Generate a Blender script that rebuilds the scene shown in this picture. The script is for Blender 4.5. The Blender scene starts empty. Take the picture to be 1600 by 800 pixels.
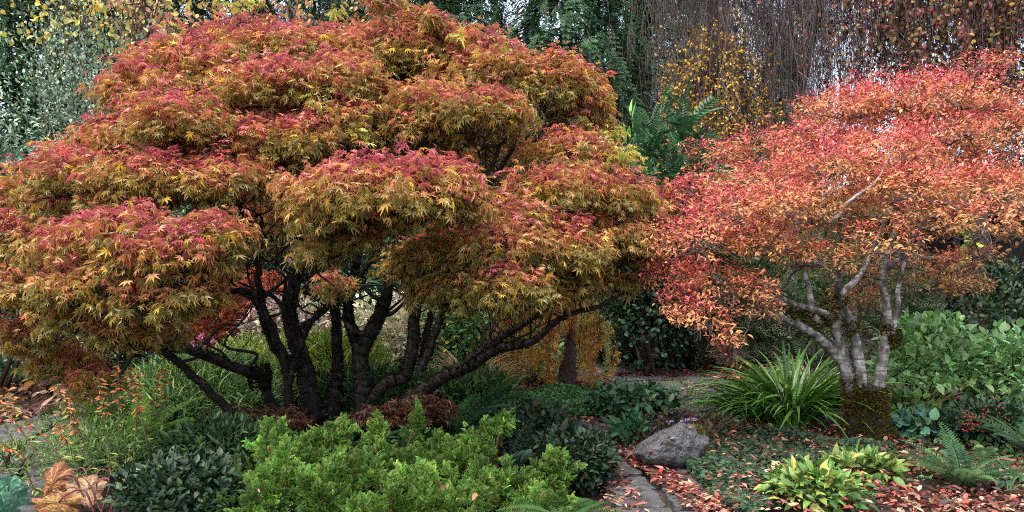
import bpy, math, random
import numpy as np
from mathutils import Vector

# ------------------------------------------------------------------ camera, sky, sun, exposure
random.seed(5)
rng = np.random.default_rng(11)
SC = bpy.context.scene
COL = SC.collection
FPX, CX, CY, EYE = 1232.0, 800.0, 400.0, 1.6
cam = bpy.data.objects.new('camera', bpy.data.cameras.new('camera'))
COL.objects.link(cam)
cam.data.sensor_width = 36.0
cam.data.lens = 36.0 * FPX / 1600.0
cam.data.clip_end = 2000.0
cam.location = (0, 0, EYE)
cam.rotation_euler = (math.radians(90), 0, 0)
SC.camera = cam

SUN_EL, SUN_AZ = 64.0, 222.0          # azimuth measured clockwise from +Y (the view direction)
world = bpy.data.worlds.new('World')
SC.world = world
world.use_nodes = True
wn, wl = world.node_tree.nodes, world.node_tree.links
bg = wn['Background']
sky = wn.new('ShaderNodeTexSky')
sky.sky_type = 'NISHITA'
sky.sun_disc = False
sky.sun_elevation = math.radians(SUN_EL)
sky.sun_rotation = math.radians(SUN_AZ)
sky.air_density = 1.0
sky.dust_density = 4.0
sky.ozone_density = 1.0
hs = wn.new('ShaderNodeHueSaturation')
hs.inputs['Saturation'].default_value = 0.6
wl.new(sky.outputs[0], hs.inputs['Color'])
wl.new(hs.outputs[0], bg.inputs['Color'])
bg.inputs['Strength'].default_value = 0.15

sl = bpy.data.lights.new('sun', 'SUN')
sl.energy = 0.85
sl.angle = math.radians(35)
sl.color = (1.0, 0.96, 0.9)
sun = bpy.data.objects.new('sun', sl)
COL.objects.link(sun)
_el, _az = math.radians(SUN_EL), math.radians(SUN_AZ)
sdir = Vector((math.cos(_el) * math.sin(_az), math.cos(_el) * math.cos(_az), math.sin(_el)))
sun.rotation_euler = sdir.to_track_quat('Z', 'Y').to_euler()
sun.location = sdir * 50

SC.view_settings.view_transform = 'Standard'
SC.view_settings.look = 'None'
SC.view_settings.exposure = 2.0
SC.view_settings.gamma = 1.0
SC.cycles.filter_width = 1.05
SC.cycles.use_denoising = False
SC.cycles.max_bounces = 6
SC.cycles.diffuse_bounces = 3
SC.cycles.glossy_bounces = 2
SC.cycles.transmission_bounces = 4

# ------------------------------------------------------------------ helpers
def U(px, py, d):                       # photo pixel + depth -> world point
    return np.array([(px - CX) / FPX * d, d, EYE - (py - CY) / FPX * d])

def GP(px, py):                         # photo pixel on the ground -> world point
    d = FPX * EYE / (py - CY)
    return np.array([(px - CX) / FPX * d, d, 0.0])

def gd(py):
    return FPX * EYE / (py - CY)

def lin(hexs):
    c = [int(hexs[i:i + 2], 16) / 255 for i in (0, 2, 4)]
    return np.array([x / 12.92 if x <= 0.04045 else ((x + 0.055) / 1.055) ** 2.4 for x in c])

def nrm(a):
    a = np.asarray(a, float)
    return a / np.maximum(np.linalg.norm(a, axis=-1, keepdims=True), 1e-9)

class Mesh:
    """collects vertices, faces and colours; becomes one mesh object"""
    def __init__(self):
        self.v, self.c, self.t, self.q, self.n = [], [], [], [], 0
    def add(self, v, tris=None, quads=None, col=None):
        v = np.asarray(v, float).reshape(-1, 3)
        if col is None: col = np.ones((len(v), 3)) * 0.5
        col = np.broadcast_to(np.asarray(col, float), (len(v), 3))
        if tris is not None and len(tris): self.t.append(np.asarray(tris, np.int64) + self.n)
        if quads is not None and len(quads): self.q.append(np.asarray(quads, np.int64) + self.n)
        self.v.append(v); self.c.append(col); self.n += len(v)
    def build(self, name, m, parent=None, smooth=False):
        v = np.concatenate(self.v)
        base = np.array(parent_world(parent)) if parent is not None else np.zeros(3)
        c = np.concatenate(self.c)
        me = bpy.data.meshes.new(name)
        t = np.concatenate(self.t) if self.t else np.zeros((0, 3), np.int64)
        q = np.concatenate(self.q) if self.q else np.zeros((0, 4), np.int64)
        me.vertices.add(len(v)); me.vertices.foreach_set('co', (v - base).astype(np.float32).ravel())
        nl = len(t) * 3 + len(q) * 4
        me.loops.add(nl)
        me.loops.foreach_set('vertex_index', np.concatenate([t.ravel(), q.ravel()]).astype(np.int32))
        npol = len(t) + len(q)
        me.polygons.add(npol)
        start = np.concatenate([np.arange(len(t)) * 3, len(t) * 3 + np.arange(len(q)) * 4]).astype(np.int32)
        me.polygons.foreach_set('loop_start', start)
        me.polygons.foreach_set('use_smooth', np.full(npol, smooth))
        at = me.attributes.new('Col', 'FLOAT_COLOR', 'POINT')
        at.data.foreach_set('color', np.concatenate([c, np.ones((len(c), 1))], 1).astype(np.float32).ravel())
        me.update(calc_edges=True)
        me.materials.append(m)
        o = bpy.data.objects.new(name, me)
        COL.objects.link(o)
        if parent is not None: o.parent = parent
        return o

def parent_world(p):
    s = np.zeros(3)
    while p is not None:
        s += np.array(p.location); p = p.parent
    return s

def thing(name, label, cat, loc=(0, 0, 0), group=None):
    o = bpy.data.objects.new(name, None)
    COL.objects.link(o)
    o.location = tuple(float(x) for x in loc)
    o.empty_display_size = 0.1
    o['label'] = label; o['category'] = cat
    if group: o['group'] = group
    return o

def tag(o, label, cat, group=None):
    o['label'] = label; o['category'] = cat
    if group: o['group'] = group
    return o

def kind(o, k, label=None, cat=None):
    o['kind'] = k
    if label: o['label'] = label
    if cat: o['category'] = cat
    return o

# ------------------------------------------------------------------ materials
def leaf_mat(name, rough=0.42, transl=0.3, spec=0.5):
    m = bpy.data.materials.new(name); m.use_nodes = True
    n, l = m.node_tree.nodes, m.node_tree.links
    p = n['Principled BSDF']; out = n['Material Output']
    a = n.new('ShaderNodeAttribute'); a.attribute_name = 'Col'
    l.new(a.outputs['Color'], p.inputs['Base Color'])
    p.inputs['Roughness'].default_value = rough
    p.inputs['Specular IOR Level'].default_value = spec
    tr = n.new('ShaderNodeBsdfTranslucent')
    l.new(a.outputs['Color'], tr.inputs['Color'])
    mx = n.new('ShaderNodeMixShader'); mx.inputs[0].default_value = transl
    l.new(p.outputs[0], mx.inputs[1]); l.new(tr.outputs[0], mx.inputs[2])
    l.new(mx.outputs[0], out.inputs['Surface'])
    return m

def noise_mat(name, ramp, scale=6.0, rough=0.9, bump=0.4, bscale=30.0, detail=8, stretch=(1, 1, 1), use_col=False, dist=0.02, spec=0.3):
    m = bpy.data.materials.new(name); m.use_nodes = True
    n, l = m.node_tree.nodes, m.node_tree.links
    p = n['Principled BSDF']
    tc = n.new('ShaderNodeTexCoord'); mp = n.new('ShaderNodeMapping')
    mp.inputs['Scale'].default_value = stretch
    l.new(tc.outputs['Object'], mp.inputs['Vector'])
    t = n.new('ShaderNodeTexNoise'); t.inputs['Scale'].default_value = scale; t.inputs['Detail'].default_value = detail
    t.inputs['Roughness'].default_value = 0.65
    l.new(mp.outputs[0], t.inputs['Vector'])
    r = n.new('ShaderNodeValToRGB')
    el = r.color_ramp.elements
    while len(el) < len(ramp): el.new(0.5)
    for e, (pos, c) in zip(el, ramp):
        e.position = pos; e.color = (*c, 1)
    l.new(t.outputs['Fac'], r.inputs[0])
    l.new(r.outputs[0], p.inputs['Base Color'])
    p.inputs['Roughness'].default_value = rough
    p.inputs['Specular IOR Level'].default_value = spec
    t2 = n.new('ShaderNodeTexNoise'); t2.inputs['Scale'].default_value = bscale; t2.inputs['Detail'].default_value = 6
    l.new(mp.outputs[0], t2.inputs['Vector'])
    b = n.new('ShaderNodeBump'); b.inputs['Strength'].default_value = bump; b.inputs['Distance'].default_value = dist
    l.new(t2.outputs['Fac'], b.inputs['Height']); l.new(b.outputs[0], p.inputs['Normal'])
    return m

M_leaf = leaf_mat('maple_leaf', 0.34, 0.36, 0.6)
M_soft = leaf_mat('soft_leaf', 0.5, 0.3, 0.35)
M_gloss = leaf_mat('glossy_leaf', 0.36, 0.15, 0.45)
M_dull = leaf_mat('dull_dark_leaf', 0.5, 0.12, 0.25)
M_conifer = leaf_mat('conifer_leaf', 0.55, 0.15, 0.35)
M_dry = leaf_mat('dry_leaf', 0.6, 0.15, 0.35)
M_moss = leaf_mat('moss_tuft', 0.9, 0.1, 0.1)
M_petal = leaf_mat('petal', 0.5, 0.3)
M_darkbark = noise_mat('dark_wet_bark', [(0.3, (0.004, 0.0035, 0.003)), (0.52, (0.012, 0.0095, 0.0075)), (0.7, (0.05, 0.043, 0.032))], 13, 0.85, 0.8, 40)
M_twig = noise_mat('grey_brown_twig', [(0.35, (0.035, 0.024, 0.022)), (0.65, (0.125, 0.1, 0.095))], 3, 0.9, 0.3, 30)
M_larchbark = noise_mat('brown_bark', [(0.3, (0.03, 0.02, 0.016)), (0.7, (0.1, 0.07, 0.06))], 14, 0.9, 0.7, 40)
M_soil = noise_mat('garden_soil', [(0.25, (0.012, 0.009, 0.007)), (0.5, (0.035, 0.024, 0.018)), (0.68, (0.075, 0.05, 0.036)), (0.8, (0.1, 0.05, 0.035))], 14, 0.95, 1.0, 60, dist=0.03)
M_stem = leaf_mat('plant_stem', 0.6, 0.0, 0.3)
M_rockmoss = M_moss

def bark_mat():
    m = bpy.data.materials.new('pale_lichen_bark'); m.use_nodes = True
    n, l = m.node_tree.nodes, m.node_tree.links
    p = n['Principled BSDF']
    tc = n.new('ShaderNodeTexCoord')
    mp = n.new('ShaderNodeMapping'); mp.inputs['Scale'].default_value = (1, 1, 0.55)
    l.new(tc.outputs['Object'], mp.inputs['Vector'])
    t = n.new('ShaderNodeTexNoise'); t.inputs['Scale'].default_value = 16; t.inputs['Detail'].default_value = 5
    l.new(mp.outputs[0], t.inputs['Vector'])
    r = n.new('ShaderNodeValToRGB'); el = r.color_ramp.elements
    el.new(0.5); el.new(0.6)
    for e, (pos, c) in zip(el, [(0.42, (0.05, 0.042, 0.036)), (0.5, (0.16, 0.148, 0.135)), (0.6, (0.28, 0.27, 0.255)), (0.72, (0.42, 0.42, 0.4))]):
        e.position = pos; e.color = (*c, 1)
    l.new(t.outputs['Fac'], r.inputs[0])
    # rings of scars round the stem
    mp2 = n.new('ShaderNodeMapping'); mp2.inputs['Scale'].default_value = (2.5, 2.5, 22)
    l.new(tc.outputs['Object'], mp2.inputs['Vector'])
    t2 = n.new('ShaderNodeTexNoise'); t2.inputs['Scale'].default_value = 2.0; t2.inputs['Detail'].default_value = 4
    l.new(mp2.outputs[0], t2.inputs['Vector'])
    r2 = n.new('ShaderNodeValToRGB'); r2.color_ramp.elements[0].position = 0.49; r2.color_ramp.elements[1].position = 0.6
    l.new(t2.outputs['Fac'], r2.inputs[0])
    mx = n.new('ShaderNodeMixRGB'); mx.inputs['Color2'].default_value = (0.09, 0.078, 0.068, 1)
    mm = n.new('ShaderNodeMath'); mm.operation = 'MULTIPLY'; mm.inputs[1].default_value = 0.9
    l.new(r2.outputs[0], mm.inputs[0]); l.new(mm.outputs[0], mx.inputs['Fac']); l.new(r.outputs[0], mx.inputs['Color1'])
    l.new(mx.outputs[0], p.inputs['Base Color'])
    p.inputs['Roughness'].default_value = 0.85
    b = n.new('ShaderNodeBump'); b.inputs['Strength'].default_value = 0.5; b.inputs['Distance'].default_value = 0.01
    l.new(t2.outputs['Fac'], b.inputs['Height']); l.new(b.outputs[0], p.inputs['Normal'])
    return m
M_palebark = bark_mat()

def stone_mat(name, a, b_, moss, scale):
    m = bpy.data.materials.new(name); m.use_nodes = True
    n, l = m.node_tree.nodes, m.node_tree.links
    p = n['Principled BSDF']
    tc = n.new('ShaderNodeTexCoord')
    t = n.new('ShaderNodeTexNoise'); t.inputs['Scale'].default_value = scale; t.inputs['Detail'].default_value = 10; t.inputs['Roughness'].default_value = 0.7
    l.new(tc.outputs['Object'], t.inputs['Vector'])
    r = n.new('ShaderNodeValToRGB'); r.color_ramp.elements[0].position = 0.32; r.color_ramp.elements[1].position = 0.7
    r.color_ramp.elements[0].color = (*a, 1); r.color_ramp.elements[1].color = (*b_, 1)
    l.new(t.outputs['Fac'], r.inputs[0])
    t3 = n.new('ShaderNodeTexNoise'); t3.inputs['Scale'].default_value = scale * 0.35; t3.inputs['Detail'].default_value = 6
    l.new(tc.outputs['Object'], t3.inputs['Vector'])
    r3 = n.new('ShaderNodeValToRGB'); r3.color_ramp.elements[0].position = 0.6; r3.color_ramp.elements[1].position = 0.68
    l.new(t3.outputs['Fac'], r3.inputs[0])
    mx = n.new('ShaderNodeMixRGB'); mx.inputs['Color2'].default_value = (*moss, 1)
    l.new(r3.outputs[0], mx.inputs['Fac']); l.new(r.outputs[0], mx.inputs['Color1'])
    l.new(mx.outputs[0], p.inputs['Base Color'])
    p.inputs['Roughness'].default_value = 0.75
    v = n.new('ShaderNodeTexNoise'); v.inputs['Scale'].default_value = scale * 4; v.inputs['Detail'].default_value = 8
    l.new(tc.outputs['Object'], v.inputs['Vector'])
    b = n.new('ShaderNodeBump'); b.inputs['Strength'].default_value = 1.0; b.inputs['Distance'].default_value = 0.04
    l.new(v.outputs['Fac'], b.inputs['Height']); l.new(b.outputs[0], p.inputs['Normal'])
    return m
M_slab = stone_mat('slate_slab', (0.022, 0.021, 0.021), (0.085, 0.08, 0.08), (0.07, 0.09, 0.02), 5)
M_rock = stone_mat('grey_boulder', (0.008, 0.008, 0.009), (0.14, 0.137, 0.145), (0.045, 0.036, 0.028), 13)

# ------------------------------------------------------------------ templates: (verts, tris, tipweight)
def T(v, t, w):
    return np.array(v, float), np.array(t, int), np.array(w, float)

def tpl_maple(droop=0.35, width=0.15, fold=0.05, seed=0):
    r = np.random.default_rng(seed)
    v, t, w = [(0, 0, 0)], [], [0.0]
    for a, L in ((0, 1), (37, .92), (-37, .92), (76, .72), (-76, .72), (122, .4), (-122, .4)):
        a = math.radians(a + r.uniform(-5, 5)); L *= r.uniform(.9, 1.1)
        d = np.array([math.sin(a), math.cos(a)]); s = np.array([d[1], -d[0]])
        def pt(f, side, up=0.0):
            xy = d * f * L + s * side
            return (xy[0], xy[1], -droop * (f * L) ** 2 + up)
        i = len(v)
        v += [pt(.42, width * L, fold), pt(.42, -width * L, fold), pt(1, 0, 0)]
        w += [.4, .4, 1.0]
        t += [(0, i + 2, i), (0, i + 1, i + 2)]
    return T(v, t, w)

def tpl_leaf(width=0.28, fold=0.08, droop=0.25, segs=3, peak=0.45):
    v, t, w = [(0, 0, 0)], [], [0.0]
    prof = []
    for k in range(1, segs):
        f = k / segs
        wd = width * math.sin(math.pi * f ** (math.log(.5) / math.log(peak))) if True else 0
        prof.append((f, wd))
    for f, wd in prof:
        z = -droop * f * f
        v += [(-wd, f, z + fold * wd / width), (0, f, z), (wd, f, z + fold * wd / width)]
        w += [f, f, f]
    v.append((0, 1, -droop)); w.append(1.0)
    t += [(0, 2, 1), (0, 3, 2)]
    for k in range(len(prof) - 1):
        a = 1 + 3 * k; b = a + 3
        t += [(a, a + 1, b + 1), (a, b + 1, b), (a + 1, a + 2, b + 2), (a + 1, b + 2, b + 1)]
    a = 1 + 3 * (len(prof) - 1); e = len(v) - 1
    t += [(a, a + 1, e), (a + 1, a + 2, e)]
    return T(v, t, w)

def tpl_strap(width=0.03, segs=7, arch=0.9, lift=1.1):
    """unit long strap that rises then falls over; Y outward, Z up"""
    v, t, w = [], [], []
    y = z = 0.0
    for k in range(segs + 1):
        f = k / segs
        wd = width * (1 - f ** 3) * (0.7 + 0.6 * min(f * 3, 1) * 0.5)
        v += [(-wd, y, z + wd * .5), (0, y, z), (wd, y, z + wd * .5)]
        w += [f] * 3
        a = lift - arch * 2 * f
        y += math.cos(a) / segs; z += math.sin(a) / segs
    for k in range(segs):
        a = 3 * k; b = a + 3
        t += [(a, a + 1, b + 1), (a, b + 1, b), (a + 1, a + 2, b + 2), (a + 1, b + 2, b + 1)]
    return T(v, t, w)

def tpl_pinnate(pairs=8, plen=0.32, pw=0.09, droop=0.25, taper=True, angle=65, hang=0.05, seed=0):
    """compound leaf / fern frond: axis along Y, drooping; folded leaflets left and right"""
    r = np.random.default_rng(seed)
    v, t, w = [], [], []
    def ax(f): return np.array([0, f, -droop * f * f])
    def leaf(p, d, L, W, f):
        i = len(v)
        s = np.array([-d[1], d[0], 0.0])
        v.extend([tuple(p), tuple(p + d * L * .45 + s * W + np.array([0, 0, .012])), tuple(p + d * L * .45 - s * W + np.array([0, 0, .012])),
                  tuple(p + d * L - np.array([0, 0, hang * L / plen]))])
        w.extend([f * .6, f, f, min(1.0, f + .25)])
        t.extend([(i, i + 3, i + 1), (i, i + 2, i + 3)])
    for k in range(pairs):
        f = (k + .8) / (pairs + .5)
        L = plen * (math.sin(math.pi * (0.12 + 0.85 * f) ** .8) if taper else 1.0) + .02
        for s in (-1, 1):
            a = math.radians(angle - 15 * f + r.uniform(-5, 5))
            leaf(ax(f), np.array([s * math.sin(a), math.cos(a), 0.0]), L, pw * (.4 + .6 * L / plen), f)
    leaf(ax(.93), np.array([0, 1.0, 0]), plen * .3, pw * .5, 1)
    i = len(v)
    for f in (0, .5, 1):
        p = ax(f); h = .008 * (1.3 - f)
        v.extend([(p[0] - h, p[1], p[2] + .002), (p[0] + h, p[1], p[2] + .002)]); w.extend([0, 0])
    t.extend([(i, i + 1, i + 3), (i, i + 3, i + 2), (i + 2, i + 3, i + 5), (i + 2, i + 5, i + 4)])
    return T(v, t, w)

def tpl_spray(n1=11, n2=5, wd=0.018, droop=0.1, spread=48, l1=0.42, seed=0, lift=0.06):
    """feathery scale-leaf spray: flattened, twice branched"""
    r = np.random.default_rng(seed)
    v, t, w = [], [], []
    def sh(p, d, L, W, f):
        i = len(v); s = nrm(np.cross(d, [0, 0, 1.0]))
        n = np.cross(s, d)
        v.extend([tuple(p), tuple(p + d * L * .55 + s * W + n * W * .6), tuple(p + d * L * .55 - s * W + n * W * .6), tuple(p + d * L)])
        w.extend([f * .5, f * .8, f * .8, f])
        t.extend([(i, i + 3, i + 1), (i, i + 2, i + 3)])
    for k in range(n1):
        f = (k + .5) / n1
        p = np.array([0, f * .85, -droop * f * f])
        for sgn in (-1, 1):
            L = l1 * (1 - .75 * f) * r.uniform(.75, 1.15)
            a = math.radians(spread * r.uniform(.8, 1.2))
            d = nrm([sgn * math.sin(a), math.cos(a), r.uniform(-.25, .35) + lift])
            sh(p, d, L, wd, .3 + .4 * f)
            for j in range(n2):
                g = (j + 1) / (n2 + .6)
                q = p + d * L * g
                for s2 in (-1, 1):
                    a2 = math.radians(42) * s2
                    dd = nrm([d[0] * math.cos(a2) - d[1] * math.sin(a2), d[0] * math.sin(a2) + d[1] * math.cos(a2), d[2] + r.uniform(-.1, .4)])
                    sh(q, dd, L * .42 * (1.15 - .6 * g) + .02, wd, min(1, .35 + .3 * f + .5 * g))
    sh(np.array([0, .8, -droop * .6]), np.array([0, 1.0, 0.05]), .2, wd, 1)
    return T(v, t, w)

def scatter(mesh, tpls, pos, d, n, size, col, tip=None, roll=0.0, wscale=None):
    """one template copy per position: d = tip direction, n = approximate normal"""
    pos = np.asarray(pos, float); N = len(pos)
    if N == 0: return
    Y = nrm(d); X = nrm(np.cross(Y, n)); Z = np.cross(X, Y)
    if roll:
        a = rng.normal(0, roll, N)[:, None]
        X, Z = X * np.cos(a) + Z * np.sin(a), Z * np.cos(a) - X * np.sin(a)
    size = np.broadcast_to(np.asarray(size, float), (N,))
    col = np.broadcast_to(np.asarray(col, float), (N, 3))
    tip = col if tip is None else np.broadcast_to(np.asarray(tip, float), (N, 3))
    pick = rng.integers(0, len(tpls), N)
    for k, (tv, tf, tw) in enumerate(tpls):
        s = pick == k
        m = int(s.sum())
        if not m: continue
        xs = 1.0 if wscale is None else np.asarray(wscale)[s][:, None, None]
        P = pos[s][:, None] + size[s][:, None, None] * (tv[None, :, :1] * X[s][:, None] * xs + tv[None, :, 1:2] * Y[s][:, None] + tv[None, :, 2:] * Z[s][:, None])
        C = col[s][:, None] * (1 - tw[None, :, None]) + tip[s][:, None] * tw[None, :, None]
        F = tf[None] + (np.arange(m) * len(tv))[:, None, None]
        mesh.add(P.reshape(-1, 3), tris=F.reshape(-1, 3), col=C.reshape(-1, 3))

def palette(cols, weights, N, jit=0.18):
    c = np.array([lin(x) for x in cols]); w = np.array(weights, float); w /= w.sum()
    out = c[rng.choice(len(c), N, p=w)]
    out = out * np.exp(rng.normal(0, jit, (N, 1))) * np.exp(rng.normal(0, jit * .35, (N, 3)))
    return np.clip(out, 0.002, 0.9)

def smooth_path(pts, per=6):
    pts = np.asarray(pts, float)
    if len(pts) < 3 or per <= 1:
        f = np.linspace(0, 1, max(2, per + 1))[:, None]
        return pts[0] * (1 - f) + pts[-1] * f if len(pts) == 2 else pts
    P = np.vstack([2 * pts[0] - pts[1], pts, 2 * pts[-1] - pts[-2]])
    out = []
    for i in range(1, len(P) - 2):
        for k in range(per):
            t = k / per
            a, b, c, d = P[i - 1], P[i], P[i + 1], P[i + 2]
            out.append(.5 * (2 * b + (c - a) * t + (2 * a - 5 * b + 4 * c - d) * t * t + (3 * b - a - 3 * c + d) * t ** 3))
    out.append(P[-2])
    return np.array(out)

def tube(mesh, pts, rad, sides=7, col=None, wob=0.0, cap=True):
    pts = np.asarray(pts, float); n = len(pts)
    rad = np.interp(np.linspace(0, 1, n), np.linspace(0, 1, len(rad)), rad)
    tan = nrm(np.gradient(pts, axis=0))
    ref = np.array([0.31, 0.95, 0.02]) if abs(tan[0][1]) < .8 else np.array([1.0, 0.1, 0])
    a = nrm(np.cross(tan, ref)); b = np.cross(tan, a)
    th = np.arange(sides) / sides * 2 * math.pi
    R = rad[:, None] * (1 + (rng.normal(0, wob, (n, sides)) if wob else 0))
    V = pts[:, None] + R[..., None] * (np.cos(th)[None, :, None] * a[:, None] + np.sin(th)[None, :, None] * b[:, None])
    i = np.arange(n - 1)[:, None] * sides; j = np.arange(sides)[None]; j2 = (j + 1) % sides
    Q = np.stack([i + j, i + j2, i + sides + j2, i + sides + j], -1).reshape(-1, 4)
    tris = None
    V = V.reshape(-1, 3)
    if cap:
        V = np.vstack([V, pts[-1] + tan[-1] * rad[-1] * .6])
        e = len(V) - 1; s0 = (n - 1) * sides
        tris = [(s0 + k, s0 + (k + 1) % sides, e) for k in range(sides)]
    mesh.add(V, tris=tris, quads=Q, col=col)

def wander(p0, p1, k=4, amp=0.06, sag=0.0):
    p0, p1 = np.asarray(p0, float), np.asarray(p1, float)
    L = np.linalg.norm(p1 - p0)
    f = np.linspace(0, 1, k + 1)
    pts = p0[None] * (1 - f[:, None]) + p1[None] * f[:, None]
    pts[1:-1] += rng.normal(0, amp * L, (k - 1, 3))
    pts[:, 2] += sag * L * np.sin(math.pi * f)
    return pts

def fuzz(mesh, pts, rad, n, size, cols, wts, cover=None):
    """moss tufts standing on a tube"""
    pts = np.asarray(pts, float)
    rad = np.interp(np.linspace(0, 1, len(pts)), np.linspace(0, 1, len(rad)), rad)
    k = rng.integers(0, len(pts) - 1, n); f = rng.random(n)[:, None]
    p = pts[k] * (1 - f) + pts[k + 1] * f
    r = rad[k][:, None]
    tan = nrm(pts[k + 1] - pts[k])
    o = nrm(np.cross(tan, rng.normal(0, 1, (n, 3))))
    if cover is not None:
        o = nrm(o + np.asarray(cover))
    c = palette(cols, wts, n, .25)
    scatter(mesh, [TUFT], p + o * r * .93, nrm(o + rng.normal(0, .45, (n, 3))), rng.normal(0, 1, (n, 3)), size * rng.uniform(.5, 1.3, n), c, np.clip(c * 1.25, 0, .9))

NEED = T([(-.06, 0, 0), (.06, 0, 0), (0, 1, -.1), (.3, .1, .1), (.36, .12, .12), (.45, .9, 0), (-.3, .1, .1), (-.36, .12, .1), (-.42, .9, 0)], [(0, 1, 2), (3, 4, 5), (6, 7, 8)], [0, 0, 1, 0, 0, 1, 0, 0, 1])
TUFT = T([(-.18, 0, 0), (.18, 0, 0), (0, 1, 0), (0, 0, -.18), (0, 0, .18), (.05, .95, .05)], [(0, 1, 2), (3, 4, 5)], [0, 0, 1, 0, 0, 1])
MAPLE = [tpl_maple(.35, .105, .05, 1), tpl_maple(.7, .09, .08, 2), tpl_maple(.15, .115, .03, 3), tpl_maple(1.1, .1, .1, 4), tpl_maple(-.2, .1, .1, 5)]
OVATE = [tpl_leaf(.26, .1, .2, 3), tpl_leaf(.3, .06, .35, 3), tpl_leaf(.23, .12, .1, 3)]
BROAD = [tpl_leaf(.34, .1, .25, 4, .5), tpl_leaf(.38, .06, .4, 4, .5)]
LANCE = [tpl_leaf(.15, .06, .2, 3, .4), tpl_leaf(.13, .04, .45, 3, .4), tpl_leaf(.17, .06, .05, 3, .4)]
NARROW = [tpl_leaf(.075, .03, .3, 3, .35), tpl_leaf(.06, .02, .1, 3, .35), tpl_leaf(.08, .03, .55, 3, .35)]
TINY = [tpl_leaf(.3, .08, .15, 2, .5)]
# ------------------------------------------------------------------ setting: ground, paths
GEO = Mesh()
def ground_sheet():
    xs = np.concatenate([np.linspace(-400, -22, 12), np.linspace(-20, 20, 120), np.linspace(22, 400, 12)])
    ys = np.concatenate([np.linspace(-60, -4, 10), np.linspace(-2, 26, 110), np.linspace(28, 900, 16)])
    X, Y = np.meshgrid(xs, ys)
    Z = .018 * np.sin(X * 2.1 + 1) * np.cos(Y * 1.7) + .012 * np.sin(X * 5.3 + Y * 4.1)
    Z = Z - .03
    V = np.stack([X, Y, Z], -1).reshape(-1, 3)
    w = len(xs)
    i = np.arange(len(ys) - 1)[:, None] * w; j = np.arange(w - 1)[None]
    GEO.add(V, quads=np.stack([i + j, i + j + 1, i + w + j + 1, i + w + j], -1).reshape(-1, 4))
ground_sheet()
kind(GEO.build('ground', M_soil, smooth=True), 'structure')

def slab_path(name, centre, halfw, nrow, ncol, seed):
    """irregular flagstones laid in rows along a centre line, one mesh"""
    r = np.random.default_rng(seed)
    c = smooth_path(centre, 12)
    s = np.concatenate([[0], np.cumsum(np.linalg.norm(np.diff(c, axis=0), axis=1))])
    hw = np.interp(s, np.linspace(0, s[-1], len(halfw)), halfw)
    tan = nrm(np.gradient(c, axis=0)); side = np.stack([tan[:, 1], -tan[:, 0], tan[:, 2] * 0], 1)
    def at(u, v):
        q = u * s[-1]
        p = np.array([np.interp(q, s, c[:, k]) for k in range(3)])
        n = np.array([np.interp(q, s, side[:, k]) for k in range(3)])
        return p + n * v * np.interp(q, s, hw)
    m = Mesh()
    U_ = np.linspace(0, 1, nrow + 1); V_ = np.linspace(-1, 1, ncol + 1)
    off = [r.uniform(-.12, .12, ncol + 1) for _ in range(nrow)]
    for i in range(nrow):
        for j in range(ncol):
            corners = []
            jv = [V_[j] + (off[i][j] if 0 < j else 0), V_[j + 1] + (off[i][j + 1] if j + 1 < ncol else 0)]
            du = .12 / nrow
            for (uu, vv) in ((U_[i], jv[0]), (U_[i], jv[1]), (U_[i + 1], jv[1]), (U_[i + 1], jv[0])):
                corners.append(at(uu + r.uniform(-du, du) * .6, vv + r.uniform(-.03, .03)))
            corners = np.array(corners); ce = corners.mean(0)
            # rounded outline: subdivide and inset
            ring = []
            for k in range(4):
                a, b = corners[k], corners[(k + 1) % 4]
                for f in (.08, .36, .64, .92):
                    p = a * (1 - f) + b * f
                    p = p + (ce - p) / max(np.linalg.norm(ce - p), .01) * (.025 + r.uniform(0, .02))
                    ring.append(p)
            ring = np.array(ring); n = len(ring)
            h = .012 + r.uniform(0, .018)
            top = ring + (ce - ring) * .03; top[:, 2] = h; mid = ring.copy(); mid[:, 2] = h - .008; low = ring.copy(); low[:, 2] = -.06
            V = np.vstack([top, mid, low, [[ce[0], ce[1], h + .004]]])
            q = [(k, (k + 1) % n, n + (k + 1) % n, n + k) for k in range(n)] + [(n + k, n + (k + 1) % n, 2 * n + (k + 1) % n, 2 * n + k) for k in range(n)]
            t = [(3 * n, (k + 1) % n, k) for k in range(n)]
            q = [x[::-1] for x in q]; t = [x[::-1] for x in t]
            m.add(V, tris=[x[::-1] for x in t], quads=[x[::-1] for x in q])
    o = m.build(name, M_slab)
    kind(o, 'structure')
    return o
slab_path('path', [GP(1075, 830), GP(1040, 770), GP(985, 722), GP(925, 690), GP(930, 664), GP(1010, 640), GP(1075, 618), GP(1040, 592), GP(950, 583), GP(820, 580)],
          [.42, .42, .36, .42, .5, .55, .75, .8, .7, .7], 22, 2, 3)
slab_path('path', [GP(-160, 850), GP(20, 745), GP(40, 690), GP(110, 655), GP(230, 628)], [.55, .6, .6, .5, .5], 7, 2, 9)
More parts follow.
